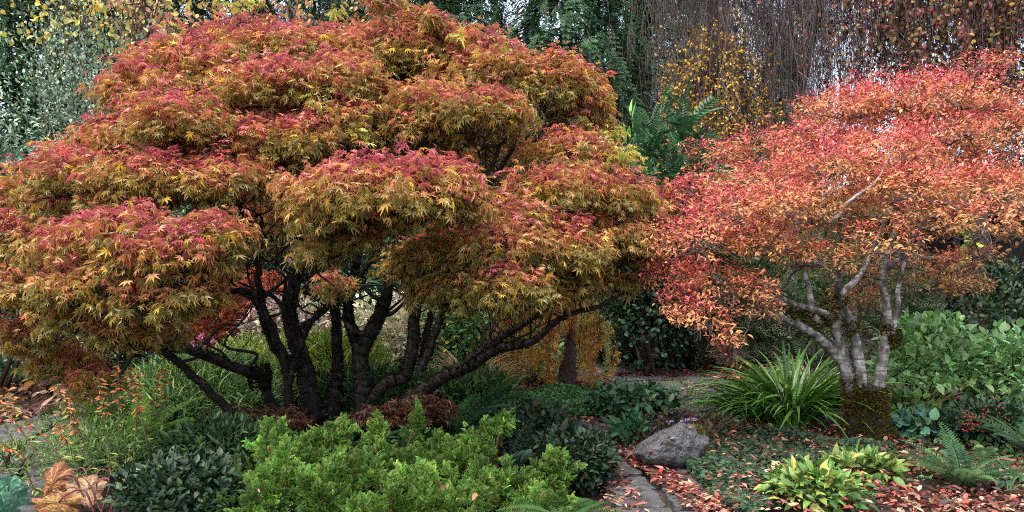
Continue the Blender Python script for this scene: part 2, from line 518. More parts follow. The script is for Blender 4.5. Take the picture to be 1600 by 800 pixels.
# ------------------------------------------------------------------ trees made of foliage mounds
def crown_mound(mesh, twigs, c, r, ntips, per, leaf, tpls, colf, droop=.55, under=.35, twig=None, anchor=None, spread=.035, stray=.1):
    """mound of leaf rosettes: c centre, r radii; colf(height 0..1, outer 0..1, n) -> base and tip colours"""
    u = nrm(rng.normal(0, 1, (ntips * 3, 3)))
    u = u[u[:, 2] > -under][:ntips]
    sh = rng.random(len(u)) ** .45
    sh = .35 + .65 * sh
    bump = 1 + .2 * np.sin(u[:, 0] * 5 + c[0] * 3) * np.cos(u[:, 1] * 6 + c[2] * 5) + rng.normal(0, .06, len(u))
    bump = np.where(rng.random(len(u)) < stray, bump * rng.uniform(1.05, 1.4, len(u)), bump)
    tips = c + u * r * (sh * bump)[:, None]
    out = nrm(u / r)
    h = np.clip((u[:, 2] * sh + .35) / 1.35 + rng.normal(0, .13, len(u)), 0, 1)
    N = len(tips) * per
    base = np.repeat(tips, per, 0); o = np.repeat(out, per, 0)
    az = rng.uniform(0, 2 * math.pi, N)
    hor = np.stack([np.cos(az), np.sin(az), np.zeros(N)], 1)
    d = nrm(hor * .8 + o * .55 + np.array([0, 0, -1]) * (droop + rng.normal(0, .4, N))[:, None])
    n = nrm(np.array([0, 0, 1.0]) + o * .7 + rng.normal(0, .25, (N, 3)))
    pos = base + hor * rng.uniform(0, spread, N)[:, None] + rng.normal(0, spread, (N, 3))
    bc, tc = colf(np.repeat(h, per), np.repeat(sh, per), N, pos)
    scatter(mesh, tpls, pos, d, n, leaf * np.clip(rng.lognormal(0, .28, N), .4, 1.7), bc, tc, roll=.25)
    if twigs is not None and anchor is not None:
        k = rng.choice(len(tips), min(len(tips), twig), replace=False)
        subs = [anchor + rng.normal(0, .38, 3) * r * np.array([1, 1, .35]) for _ in range(5)]
        for q in subs: tube(twigs, smooth_path(wander(anchor, q, 3, .08), 3), [.008, .005], 5, cap=False)
        for i in k:
            q = subs[int(np.argmin([np.linalg.norm(tips[i] - z) for z in subs]))]
            mid = (q + tips[i]) / 2 + rng.normal(0, .045, 3) + np.array([0, 0, -.03])
            tube(twigs, smooth_path([q, mid, tips[i]], 4), [.0045, .0013], 4, cap=False)

class Skeleton:
    def __init__(self): self.p, self.r = [], []
    def add(self, pts, rad):
        rad = np.interp(np.linspace(0, 1, len(pts)), np.linspace(0, 1, len(rad)), rad)
        self.p += list(pts); self.r += list(rad)
    def near(self, q, root, zslack=.05):
        P = np.array(self.p); R = np.array(self.r)
        d = np.linalg.norm(P - q, axis=1)
        pen = np.where(P[:, 2] > q[2] + zslack, 2.0, 0) + .25 * np.maximum(0, np.linalg.norm(P - root, axis=1) - np.linalg.norm(q - root))
        i = int(np.argmin(d + pen - R * 2))
        return P[i], R[i]

def hexmix(a, b, t):
    t = np.asarray(t)[:, None]
    return a[None] * (1 - t) + b[None] * t

rng = np.random.default_rng(101)
# ---- the big maple
MR = GP(525, 684)
maple = thing('maple_tree', 'large spreading maple with dark mossy stems and red and orange leaf mounds', 'tree', MR)
stems = {
    'A': ([(492, 690, 7.25), (487, 640, 7.22), (478, 585, 7.2), (462, 535, 7.2), (452, 475, 7.15), (468, 420, 7.1), (470, 350, 7.0), (440, 270, 6.9)], [.135, .115, .10, .085, .06, .035]),
    'A2': ([(470, 570, 7.15), (432, 548, 7.0), (396, 465, 6.8), (340, 450, 6.6), (280, 400, 6.3)], [.06, .05, .04, .028]),
    'T': ([(452, 660, 6.95), (447, 580, 6.9), (428, 520, 6.85), (407, 465, 6.8), (402, 395, 6.7), (385, 340, 6.6), (350, 290, 6.4)], [.05, .047, .04, .034, .02]),
    'T2': ([(452, 600, 6.9), (468, 545, 6.85), (487, 501, 6.8), (516, 475, 6.8), (562, 435, 6.7), (590, 380, 6.4), (600, 330, 5.9)], [.035, .032, .03, .026, .018]),
    'B': ([(515, 680, 7.3), (522, 620, 7.35), (528, 570, 7.4), (525, 500, 7.45), (520, 440, 7.5), (530, 370, 7.6), (540, 280, 7.7), (500, 180, 7.8)], [.09, .075, .065, .055, .05, .035, .02]),
    'C': ([(556, 700, 7.1), (566, 640, 7.1), (567, 595, 7.1), (564, 552, 7.1), (590, 497, 7.05), (606, 455, 7.0), (612, 400, 7.0), (640, 320, 6.9), (670, 240, 6.8)], [.115, .105, .1, .095, .07, .06, .04, .025]),
    'C2': ([(565, 560, 7.1), (549, 512, 7.15), (543, 470, 7.2), (560, 400, 7.3), (575, 300, 7.6), (590, 180, 7.8)], [.075, .06, .05, .035, .02]),
    'D': ([(562, 660, 7.05), (598, 604, 7.0), (632, 586, 7.0), (645, 540, 7.0), (648, 490, 7.0), (660, 450, 7.0), (700, 380, 7.0), (760, 300, 7.0), (800, 235, 7.0), (835, 205, 7.0)], [.075, .07, .075, .07, .055, .045, .035, .028, .02]),
    'D2': ([(655, 580, 6.95), (676, 535, 6.95), (694, 470, 6.9), (702, 420, 6.9), (745, 320, 6.9), (778, 235, 6.9), (800, 205, 6.9)], [.05, .045, .04, .03, .025, .016]),
    'D3': ([(660, 560, 7.1), (672, 500, 7.2), (690, 440, 7.2), (745, 340, 7.2), (790, 300, 7.2), (820, 240, 7.2), (850, 200, 7.2)], [.045, .035, .03, .025, .016]),
    'F': ([(610, 640, 7.0), (652, 613, 6.95), (702, 586, 6.85), (735, 572, 6.8), (782, 545, 6.7), (832, 533, 6.6), (882, 494, 6.5), (946, 474, 6.5), (1000, 430, 6.5)], [.075, .075, .06, .05, .045, .035, .025, .015]),
    'F2': ([(700, 584, 6.85), (745, 552, 6.8), (796, 520, 6.7), (852, 480, 6.6), (897, 430, 6.5), (930, 370, 6.5)], [.05, .045, .035, .028, .015]),
    'G': ([(455, 668, 7.0), (424, 628, 6.9), (406, 588, 6.8), (376, 578, 6.7), (326, 556, 6.5), (282, 545, 6.3), (226, 540, 6.1), (160, 510, 5.9)], [.06, .055, .065, .05, .045, .035, .018]),
    'H': ([(470, 690, 7.0), (372, 650, 6.6), (304, 588, 6.4), (252, 546, 6.2), (200, 525, 6.1), (130, 495, 6.0), (70, 470, 6.0)], [.05, .042, .04, .035, .025, .012]),
}
skel = Skeleton()
MOSSC = ['1c180c', '13100a', '282210', '0e0c08']
for key, (pts, rad) in stems.items():
    P = smooth_path([U(*q) for q in pts], 7)
    P[2:-2] += rng.normal(0, .006, (len(P) - 4, 3)); rad = [q * .74 for q in rad]
    m = Mesh(); tube(m, P, rad, 12, wob=.03)
    o = m.build('stem', M_darkbark, maple, True)
    for i in range(11):
        br = Mesh()
        j = int(rng.uniform(.38, .97) * (len(P) - 1)); p = P[j]; a = rng.uniform(0, 6.28); L = rng.uniform(.5, 1.3)
        e = p + np.array([math.cos(a) * L * .6, math.sin(a) * L * .5, L * rng.uniform(.25, .8)])
        W = smooth_path(wander(p, e, 4, .07, -.05), 4); r0 = max(.006, np.interp(j / (len(P) - 1), np.linspace(0, 1, len(rad)), rad) * .42)
        tube(br, W, [r0, .003], 6, wob=.05, cap=False)
        for _ in range(5):
            q = W[rng.integers(4, len(W))]; tube(br, smooth_path(wander(q, q + rng.normal(0, .16, 3) + np.array([0, 0, .16]), 3, .08), 3), [.005, .0018], 4, cap=False)
        br.build('branch', M_darkbark, o, True)
    skel.add(P[len(P) // 3:], np.interp(np.linspace(.33, 1, 8), np.linspace(0, 1, len(rad)), rad))
    f = Mesh()
    n = int(len(P) * .62)
    lowrad = np.interp(np.linspace(0, .62, 8), np.linspace(0, 1, len(rad)), rad)
    fuzz(f, P[:n], lowrad, 4500 if rad[0] > .05 else 1300, .02, MOSSC, [3, 4, 1.5, 3])
    f.build('moss', M_moss, o)
m = Mesh()
tube(m, smooth_path([MR + np.array([.02, .05, -.1]), MR + np.array([0, .02, .0]), MR + np.array([0, 0, .08])], 5), [.36, .28, .15], 14, wob=.07)
tq = m.build('trunk', M_darkbark, maple, True)
f = Mesh(); fuzz(f, [MR + np.array([0, 0, -.08]), MR + np.array([0, .02, .0]), MR + np.array([0, 0, .1])], [.36, .29, .17], 3000, .035, MOSSC, [3, 4, 1.5, 3]); f.build('moss', M_moss, tq)
f = Mesh(); Pk = smooth_path([U(407, 604, 6.82), U(405, 584, 6.79), U(404, 570, 6.78)], 4); fuzz(f, Pk, [.085, .1, .075], 900, .03, MOSSC, [3, 4, 1.5, 3])
f.build('moss', M_moss, maple)

C_red, C_or, C_och, C_ol = lin('ae545f'), lin('bc804f'), lin('b08e48'), lin('74733e')
def maple_cols(red):
    def f(h, sh, n, pos):
        a = np.clip(h * 1.2 + .3 * red - .33 + rng.normal(0, .16, n), 0, 1)
        stops = np.array([C_ol, lin('927f3c'), C_och, C_or, lin('b76854'), C_red])
        x = a * (len(stops) - 1) * .999; k = x.astype(int); fr = (x - k)[:, None]
        base = stops[k] * (1 - fr) + stops[k + 1] * fr
        x2 = np.clip(a + .22, 0, 1) * (len(stops) - 1) * .999; k2 = x2.astype(int); f2 = (x2 - k2)[:, None]
        tip = stops[k2] * (1 - f2) + stops[k2 + 1] * f2
        j = np.exp(rng.normal(0, .2, (n, 1)))
        odd = rng.random(n) < .04
        base[odd] = lin('c9a23a'); tip[odd] = lin('d8b848')
        return np.clip(base * j, 0, .8), np.clip(tip * j, 0, .8)
    return f
MOUNDS = [(250, 178, 66, 34, 7.0, .5), (350, 172, 66, 32, 6.9, .5), (470, 182, 66, 32, 6.9, .4), (185, 258, 60, 32, 6.7, .5), (285, 246, 66, 30, 6.5, .5), (380, 248, 60, 28, 6.5, .4), (480, 248, 50, 28, 6.5, .3), (95, 335, 56, 30, 6.3, .4), (180, 325, 56, 30, 6.1, .5), (265, 322, 50, 26, 6.0, .4), (600, 208, 60, 28, 6.9, .3), (560, 232, 56, 26, 6.6, .4), (690, 130, 70, 34, 7.4, .3), (440, 100, 80, 34, 7.5, .6),  # px, py, half width, half height, depth, redness
    (400, 74, 125, 46, 7.9, .8), (285, 95, 88, 46, 7.6, .9), (530, 80, 120, 50, 7.9, .8), (650, 88, 105, 58, 7.7, .5), (755, 122, 88, 52, 7.6, .3), (850, 155, 78, 50, 7.5, .3), (915, 205, 52, 56, 7.4, .1),
    (235, 145, 72, 42, 7.0, .9), (330, 120, 80, 40, 7.2, .9), (420, 140, 95, 40, 6.7, 1.0), (530, 140, 85, 45, 6.9, .5), (640, 160, 90, 40, 6.9, .3), (735, 168, 95, 34, 6.6, .3), (600, 105, 90, 40, 7.4, .4),
    (148, 250, 74, 38, 7.0, .7), (205, 222, 66, 38, 6.8, .9), (290, 205, 90, 42, 6.4, 1.0), (400, 210, 90, 38, 6.3, .7), (470, 215, 60, 35, 6.3, .5), (560, 195, 75, 38, 6.4, .3), (650, 222, 60, 26, 6.5, .2),
    (880, 255, 82, 45, 7.2, .3), (930, 265, 45, 42, 7.3, .2), (900, 225, 60, 40, 7.6, .2), 
    (590, 275, 135, 48, 5.2, .9), (530, 320, 90, 55, 5.25, .6), (650, 325, 90, 55, 5.3, .6), (585, 345, 75, 38, 5.1, .3),
    (55, 308, 60, 44, 6.8, .3), (130, 290, 70, 42, 6.3, .6), (230, 280, 85, 40, 5.9, .8), (330, 275, 80, 40, 5.9, .8), (415, 262, 50, 32, 6.1, .3), 
    (860, 320, 90, 40, 6.3, .5), (950, 315, 70, 45, 6.6, .4), (1015, 330, 48, 52, 6.8, .3), (815, 350, 55, 30, 6.0, .3),
    (30, 392, 60, 50, 6.2, .5), (115, 375, 75, 45, 5.7, .8), (200, 360, 80, 40, 5.5, .9), (270, 395, 90, 45, 5.2, .9), (330, 370, 60, 40, 5.4, .3), (200, 420, 70, 35, 5.3, .6), 
    (720, 385, 55, 45, 5.7, .1), (800, 390, 80, 42, 5.7, .4), (790, 440, 75, 32, 5.7, .0), (880, 375, 85, 45, 6.1, .3), (945, 375, 60, 45, 6.4, .1), (985, 395, 48, 40, 6.7, .1), (860, 425, 60, 35, 6.0, .1), (700, 425, 45, 30, 5.9, .0),
    (40, 455, 65, 40, 5.8, .3), (130, 450, 80, 42, 5.5, .3), (220, 465, 70, 32, 5.4, .0), (110, 520, 65, 32, 5.8, .0), (30, 520, 50, 28, 6.0, .2), (175, 525, 50, 25, 5.7, .0), (300, 455, 55, 30, 5.5, .0),
    (85, 580, 55, 35, 6.3, .2), (150, 590, 45, 25, 6.3, .0), (50, 560, 35, 25, 6.4, .6),
    (560, 395, 60, 22, 5.3, .0), (640, 400, 50, 25, 5.8, .0), (505, 395, 30, 22, 5.6, .0),
    (420, 350, 120, 60, 9.0, .1), (600, 320, 160, 75, 9.2, .1), (740, 285, 110, 65, 8.9, .1), (850, 340, 90, 70, 8.4, .0), (480, 180, 250, 100, 8.8, .3), (700, 200, 170, 80, 8.6, .2), (140, 380, 120, 70, 7.8, .0),
    (690, 448, 60, 34, 5.9, .0), (745, 462, 60, 28, 5.9, .0), (640, 430, 45, 20, 6.0, .0), (515, 425, 24, 18, 5.9, .2), (820, 470, 60, 22, 5.9, .0), (250, 520, 60, 18, 5.7, .0), (880, 460, 50, 22, 6.1, .0), (960, 440, 40, 22, 6.5, .0),
]
crown, twigs = Mesh(), Mesh()
order = sorted(MOUNDS, key=lambda q: np.linalg.norm(U(q[0], q[1], q[4]) - MR))
for (px, py, hw, hh, dep, red) in order:
    big = 1.2 if hh > 27 and py < 500 else 1.0
    c = U(px + rng.normal(0, 9), py + .28 * hh * (big - 1) / .4 + rng.normal(0, 12), dep + rng.normal(0, .1))
    r = np.array([hw * (1 + (big - 1) * .3), hw * .85, hh * big]) * dep / FPX
    r[1] = max(r[1], .25)
    anchor = c - np.array([0, 0, r[2] * .45])
    area = r[0] * r[1] + r[2] * (r[0] + r[1])
    back = dep > 8.3
    ntips = int(np.clip(area * (500 if not back else 150), 22, 560))
    crown_mound(crown, twigs, c, r * np.array([.97, .97, 1.06]), ntips, 10, .046, MAPLE, maple_cols(red), under=.4, twig=14, stray=.07, anchor=anchor)
    s, rr = skel.near(anchor, MR)
    L = np.linalg.norm(anchor - s)
    if L > .12:
        P = smooth_path(wander(s, anchor, 4, .06, -.06), 4)
        r0 = min(rr * .75, .014 + L * .012)
        tube(twigs, P, [r0, .007], 6, wob=.04)
        skel.add(P[2:], [r0, .008])
# sparse pale green young sprigs on the top
BRN = lambda h, s, n, p: (palette(['5c3c2c', '4c3226', '6a4632', '4a3a24'], [2, 2, 1, 1], n), palette(['6a4632', '7a4a34', '5a3a2a'], [1, 1, 1], n))
for (px, py, hw, hh, dep) in ((420, 662, 60, 20, 6.7), (350, 672, 45, 20, 6.6), (620, 652, 50, 14, 6.7), (395, 688, 60, 18, 6.6), (665, 640, 40, 16, 6.6)):
    crown_mound(crown, twigs, U(px, py, dep), np.array([hw, hw * .7, hh]) * dep / FPX, 90, 8, .05, MAPLE, BRN, twig=12, anchor=U(px, py + 8, dep))
tipsm = Mesh()
sprigs = [(345, 8), (375, 14), (395, 6), (520, 22), (665, 42), (720, 60), (732, 76), (790, 75), (808, 92), (850, 108), (868, 118), (905, 122), (925, 140), (948, 155), (330, 168), (318, 172), (500, 163), (560, 214), (775, 96), (955, 212), (970, 240), (990, 248)]
for (px, py) in sprigs:
    dep = 7.3 if py < 160 else 6.2
    crown_mound(tipsm, None, U(px, py, dep), np.array([.065, .065, .04]), 5, 5, .042, MAPLE, lambda h, s, n, p: (palette(['a09c48', 'aca450', '8c9848'], [1, 1, 1], n), palette(['c0a848', 'b7bb50'], [1, 1], n)))
for k in range(46):
    px = rng.uniform(560, 960); py = 12 + max(0, px - 600) * .38 + rng.uniform(-16, 6)
    dep = rng.uniform(7.2, 7.7)
    crown_mound(tipsm if k % 6 == 0 else crown, None, U(px, py, dep), np.array([.06, .06, .07]), 6, 5, .06, MAPLE, maple_cols(.6))
crown.build('crown', M_leaf, maple)
tipsm.build('young_leaves', M_leaf, maple)
twigs.build('branches', M_darkbark, maple, True)
rng = np.random.default_rng(102)
# ---- the pale-barked tree
RT = GP(1355, 690)
pale = thing('pale_bark_tree', 'pale grey stemmed small tree with coral red leaves and moss skirted base', 'tree', RT)
pst = {
    's1': ([(1337, 645, 6.78), (1331, 620, 6.78), (1318, 562, 6.72), (1310, 530, 6.7), (1296, 496, 6.6), (1278, 486, 6.5), (1230, 470, 6.4), (1170, 430, 6.3)], [.07, .066, .06, .05, .038, .03, .018]),
    's1b': ([(1312, 562, 6.72), (1277, 526, 6.6), (1232, 501, 6.5), (1203, 492, 6.4), (1150, 455, 6.3), (1090, 425, 6.3)], [.05, .042, .034, .028, .016]),
    's1c': ([(1300, 505, 6.62), (1275, 500, 6.7), (1268, 478, 6.75), (1263, 445, 6.8), (1240, 390, 6.8), (1190, 320, 6.8)], [.04, .038, .033, .024, .014]),
    's2': ([(1350, 640, 6.8), (1346, 596, 6.8), (1340, 550, 6.8), (1331, 514, 6.8), (1316, 476, 6.75), (1310, 448, 6.7), (1315, 410, 6.5), (1316, 364, 6.2), (1313, 332, 6.0), (1334, 309, 5.95), (1371, 280, 6.0), (1400, 220, 6.4)], [.06, .055, .052, .05, .046, .04, .03, .024, .019, .012, .006]),
    's2b': ([(1313, 460, 6.72), (1335, 440, 6.8), (1352, 415, 6.9), (1380, 350, 7.0), (1410, 270, 7.0)], [.036, .03, .022, .014]),
    's3': ([(1370, 650, 6.8), (1373, 606, 6.82), (1381, 550, 6.85), (1387, 514, 6.9), (1385, 474, 6.9), (1380, 430, 6.9), (1400, 360, 6.8), (1460, 290, 6.6), (1500, 230, 6.7)], [.065, .058, .052, .05, .042, .036, .028, .014]),
    's4': ([(1389, 535, 6.88), (1394, 515, 6.9), (1403, 475, 7.0), (1406, 440, 7.1), (1440, 350, 7.0), (1520, 320, 6.7)], [.038, .034, .03, .022, .012]),
    's5': ([(1385, 420, 6.9), (1450, 370, 6.5), (1480, 335, 6.3), (1530, 315, 6.2), (1570, 300, 6.2)], [.03, .026, .022, .012]),
    's6': ([(1313, 335, 6.0), (1290, 348, 5.95), (1283, 315, 5.9), (1292, 300, 5.9), (1302, 290, 5.9)], [.02, .014, .011, .007]),
}
sk2 = Skeleton()
MOSS2 = ['3c3614', '4a4018', '2a260f', '5a5022']
for key, (pts, rad) in pst.items():
    P = smooth_path([U(*q) for q in pts], 8)
    m = Mesh(); tube(m, P, np.array(rad) * np.linspace(.9, .62, len(rad)), 12, wob=.05)
    o = m.build('stem', M_palebark, pale, True)
    sk2.add(P[len(P) // 2:], np.interp(np.linspace(.5, 1, 8), np.linspace(0, 1, len(rad)), rad))
moss_spots = [((1296, 496, 6.58), .05, 300), ((1330, 512, 6.78), .06, 350), ((1312, 470, 6.72), .055, 300), ((1391, 520, 6.87), .075, 600), ((1262, 492, 6.56), .045, 260), ((1240, 490, 6.5), .04, 220), ((1275, 515, 6.6), .04, 200), ((1292, 480, 6.6), .045, 250), ((1396, 535, 6.86), .05, 300)]
mm = Mesh()
for q, r, n in moss_spots:
    p = U(*q)
    fuzz(mm, smooth_path([p - np.array([.05, 0, .03]), p, p + np.array([.03, 0, .05])], 3), [r * .8, r, r * .8], n, .03, MOSS2, [2, 2, 2, 1])
mm.build('moss', M_moss, pale)
m = Mesh()
Pb = smooth_path([RT + np.array([0, 0, -.08]), RT + np.array([0, 0, .1]), RT + np.array([-.005, 0, .3]), RT + np.array([-.01, 0, .46])], 6)
tube(m, Pb, [.2, .172, .16, .1], 18, wob=.07)
for k in range(6):
    a = k * 1.05 + .3; tube(m, smooth_path([RT + np.array([math.cos(a) * .1, math.sin(a) * .1, .2]), RT + np.array([math.cos(a) * .19, math.sin(a) * .19, .05]), RT + np.array([math.cos(a) * .34, math.sin(a) * .34, -.04])], 4), [.06, .055, .02], 8, wob=.06)
tr = m.build('trunk', M_darkbark, pale, True)
f = Mesh(); fuzz(f, Pb, [.2, .178, .165, .12], 16000, .03, MOSS2, [2, 2, 2.5, .8])
for k in range(6):
    a = k * 1.05 + .3; fuzz(f, smooth_path([RT + np.array([math.cos(a) * .14, math.sin(a) * .14, .13]), RT + np.array([math.cos(a) * .26, math.sin(a) * .26, .0])], 3), [.06, .04], 900, .026, MOSS2, [2, 2, 2.5, .8])
fuzz(f, smooth_path([U(1334, 640, 6.76), U(1324, 590, 6.74)], 4), [.075, .05], 700, .028, MOSS2, [2, 2, 2, 1])
fuzz(f, smooth_path([U(1338, 640, 6.76), U(1336, 600, 6.76)], 4), [.08, .06], 900, .03, MOSS2, [2, 2, 2, 1])
fuzz(f, smooth_path([U(1372, 640, 6.8), U(1374, 604, 6.8)], 4), [.08, .062], 900, .03, MOSS2, [2, 2, 2, 1])
f.build('moss', M_moss, tr)

def pale_cols(red):
    st = np.array([lin('94764a'), lin('b48450'), lin('c28556'), lin('c47054'), lin('b85458'), lin('a84255')])
    def f(h, sh, n, pos):
        a = np.clip(h * .75 + .45 * red - .1 + rng.normal(0, .2, n), 0, 1)
        x = a * 4.999; k = x.astype(int); fr = (x - k)[:, None]
        base = st[k] * (1 - fr) + st[k + 1] * fr
        j = np.exp(rng.normal(0, .26, (n, 1)))
        return np.clip(base * j, 0, .8), np.clip(base * j * np.array([1.05, .95, .95]), 0, .8)
    return f
PM = [(1375, 205, 110, 38, 7.8, .8), (1480, 200, 90, 38, 7.8, .7), (1385, 262, 100, 42, 7.5, .6), (1470, 265, 80, 40, 7.4, .6), (1300, 240, 80, 36, 7.6, .8), (1400, 165, 90, 34, 7.6, .8), (1325, 185, 80, 34, 7.4, .8), (1255, 225, 75, 34, 7.2, .9), (1185, 240, 62, 32, 7.4, .9), (1130, 250, 45, 28, 7.4, .9), (1500, 165, 85, 34, 7.6, .7), (1570, 215, 75, 40, 7.3, .7), (1480, 225, 90, 34, 6.8, .7), (1375, 232, 90, 34, 6.6, .8),
      (1520, 110, 35, 16, 7.6, .8), (1560, 92, 22, 10, 7.6, .9), (1645, 260, 70, 50, 6.8, .6), (1640, 180, 60, 50, 7.4, .6),
      (1290, 275, 85, 34, 6.4, .8), (1195, 290, 85, 36, 6.5, .9), (1110, 290, 55, 34, 6.9, 1.), (1075, 330, 55, 38, 6.8, 1.), (1150, 340, 75, 38, 6.3, .8), (1240, 335, 75, 34, 6.0, .5), (1365, 300, 55, 34, 6.3, .6), (1440, 285, 80, 38, 6.1, .6), (1545, 285, 80, 40, 6.1, .5), (1620, 330, 60, 40, 6.2, .4),
      (1550, 345, 70, 30, 6.0, .3), (1450, 345, 70, 34, 5.9, .3), (1370, 375, 60, 30, 6.0, .3), (1270, 400, 60, 28, 6.1, .2), (1190, 390, 75, 36, 5.9, .5), (1105, 385, 70, 38, 6.2, .9), (1040, 425, 55, 32, 6.4, 1.), (1110, 450, 70, 32, 6.0, .7), (1060, 480, 50, 26, 6.2, .8), (1095, 505, 45, 24, 6.0, .6), (1170, 455, 45, 24, 6.0, .3), (1165, 500, 30, 22, 5.9, .2), (1155, 535, 24, 20, 5.9, .2), (1142, 572, 20, 18, 5.9, .5), (1195, 480, 25, 18, 6.0, .1),
      (1480, 400, 45, 24, 6.6, .3), (1450, 448, 50, 20, 7.6, 0.), (1510, 440, 35, 18, 7.6, 0.), (1360, 470, 45, 30, 8.2, 0.), (1350, 420, 60, 26, 7.4, .1), (1420, 415, 45, 22, 7.2, .2), (1530, 400, 30, 14, 6.4, .5), (1590, 385, 35, 14, 6.2, .6),
      (1300, 270, 170, 60, 8.2, .5), (1480, 290, 150, 70, 8.2, .3), (1200, 340, 120, 60, 7.9, .3), (1400, 330, 90, 50, 7.5, .2), (1290, 320, 70, 40, 7.2, .3)]
crown, twigs = Mesh(), Mesh()
for (px, py, hw, hh, dep, red) in sorted(PM, key=lambda q: np.linalg.norm(U(q[0], q[1], q[4]) - RT)):
    c = U(px + rng.normal(0, 8), py + rng.normal(0, 10), dep + rng.normal(0, .12))
    r = np.array([hw, hw * .9, hh * rng.uniform(.9, 1.35)]) * dep / FPX
    anchor = c - np.array([0, 0, r[2] * .4])
    area = r[0] * r[1] + r[2] * (r[0] + r[1])
    crown_mound(crown, twigs, c, r, int(np.clip(area * 600 * rng.choice([.6, .85, 1.05, 1.2]), 20, 440)), 10, .034, LANCE + OVATE[:1], pale_cols(red), droop=.05, under=.5, twig=26, anchor=anchor, spread=.024, stray=.22)
    s, rr = sk2.near(anchor, RT)
    L = np.linalg.norm(anchor - s)
    if L > .1:
        P = smooth_path(wander(s, anchor, 4, .045, .03), 4)
        r0 = min(rr * .6, .007 + L * .006)
        tube(twigs, P, [r0, .005], 6, wob=.04)
        sk2.add(P[2:], [r0, .006])
crown.build('crown', M_soft, pale)
twigs.build('branches', M_twig, pale, True)
rng = np.random.default_rng(103)
# ------------------------------------------------------------------ shrubs and herbs
def bush(name, label, cat, base, r, h, tpls, n, leaf, cols, wts, mat, group=None, clumps=26, up=.35, tips=None, tw=None, jit=.2, stemcol='2a2018', stems=9, flat=.0, crad=.3, part='foliage', zmin=.0, roll=.3, narrow=None):
    """dome of leafy shoots: r = radii on the ground, h = height"""
    base = np.asarray(base, float)
    o = thing(name, label, cat, base, group)
    R = np.array([r[0], r[1], h * .55])
    cc = base + np.array([0, 0, h * .45])
    u = nrm(rng.normal(0, 1, (clumps * 2, 3))); u = u[u[:, 2] > -.75][:clumps]
    cen = cc + u * R * rng.uniform(.55, .88, (len(u), 1))
    k = rng.integers(0, len(cen), n)
    off = rng.normal(0, 1, (n, 3)) * R * crad
    pos = cen[k] + off
    rel = (pos - cc) / R
    l = np.linalg.norm(rel, axis=1)
    pos = np.where((l > 1.08)[:, None], cc + rel / l[:, None] * R * rng.uniform(.8, 1.08, (n, 1)), pos)
    pos[:, 2] = np.maximum(pos[:, 2], zmin + rng.random(n) * .05)
    out = nrm((pos - cc) / R)
    d = nrm(out * .7 + np.array([0, 0, up]) + rng.normal(0, .45, (n, 3)))
    nn = nrm(np.array([0, 0, 1.0]) + out * .4 + rng.normal(0, .3, (n, 3)))
    c = palette(cols, wts, n, jit)
    t = None if tips is None else palette(tips, tw or [1] * len(tips), n, jit)
    m = Mesh()
    scatter(m, tpls, pos, d, nn, leaf * rng.uniform(.6, 1.25, n), c, t, roll=roll)
    m.build(part, mat, o)
    s = Mesh()
    for i in range(stems):
        q = cen[i % len(cen)]
        tube(s, smooth_path(wander(base + np.array([rng.normal(0, r[0] * .15), rng.normal(0, r[1] * .15), -.05]), q, 4, .06), 3), [.012 + .006 * h, .004], 5, col=lin(stemcol), cap=False)
    s.build('stems', M_stem, o)
    return o

def fern(label, base, L, n, tilt, cols, pairs=30, plen=.16, pw=.016, group=None, az=(0, 360), name='fern', droop=.5, mat=None, hang=.02):
    o = thing(name, label, 'fern', base, group)
    tp = [tpl_pinnate(pairs, plen, pw, droop, True, 75, hang, s) for s in range(3)]
    for k in range(n):
        a = math.radians(az[0] + (az[1] - az[0]) * (k + rng.uniform(.1, .9)) / n)
        e = math.radians(tilt + rng.normal(0, 15))
        d = np.array([[math.cos(a) * math.cos(e), math.sin(a) * math.cos(e), math.sin(e)]])
        nn = np.array([[-math.cos(a) * math.sin(e), -math.sin(a) * math.sin(e), math.cos(e)]]) + rng.normal(0, .15, (1, 3))
        m = Mesh()
        c = palette(cols, [1] * len(cols), 1, .15)
        scatter(m, tp, np.array([base]) + np.array([0, 0, .02]), d, nn, L * rng.uniform(.75, 1.1), c, np.clip(c * 1.2, 0, .9), roll=.2)
        m.build('frond', mat or M_soft, o)
    return o

def straps(name, label, cat, base, L, n, width, cols, arch=(.6, 1.1), lift=(1.0, 1.4), spread=.12, mat=None, group=None, tips=None):
    o = thing(name, label, cat, base, group)
    tp = [tpl_strap(width, 8, rng.uniform(*arch), rng.uniform(*lift)) for _ in range(7)]
    a = rng.uniform(0, 2 * math.pi, n)
    d = np.stack([np.cos(a), np.sin(a), rng.normal(0, .12, n)], 1)
    rr = spread * np.sqrt(rng.random(n))
    pos = np.asarray(base) + np.stack([np.cos(a) * rr, np.sin(a) * rr, np.zeros(n)], 1)
    m = Mesh(); c = palette(cols, [1] * len(cols), n, .18)
    scatter(m, tp, pos, d, np.tile([0, 0, 1.0], (n, 1)) + rng.normal(0, .15, (n, 3)), L * rng.uniform(.6, 1.15, n), c, None if tips is None else palette(tips, [1] * len(tips), n), roll=.15)
    m.build('leaves', mat or M_soft, o)
    return o

rng = np.random.default_rng(104)
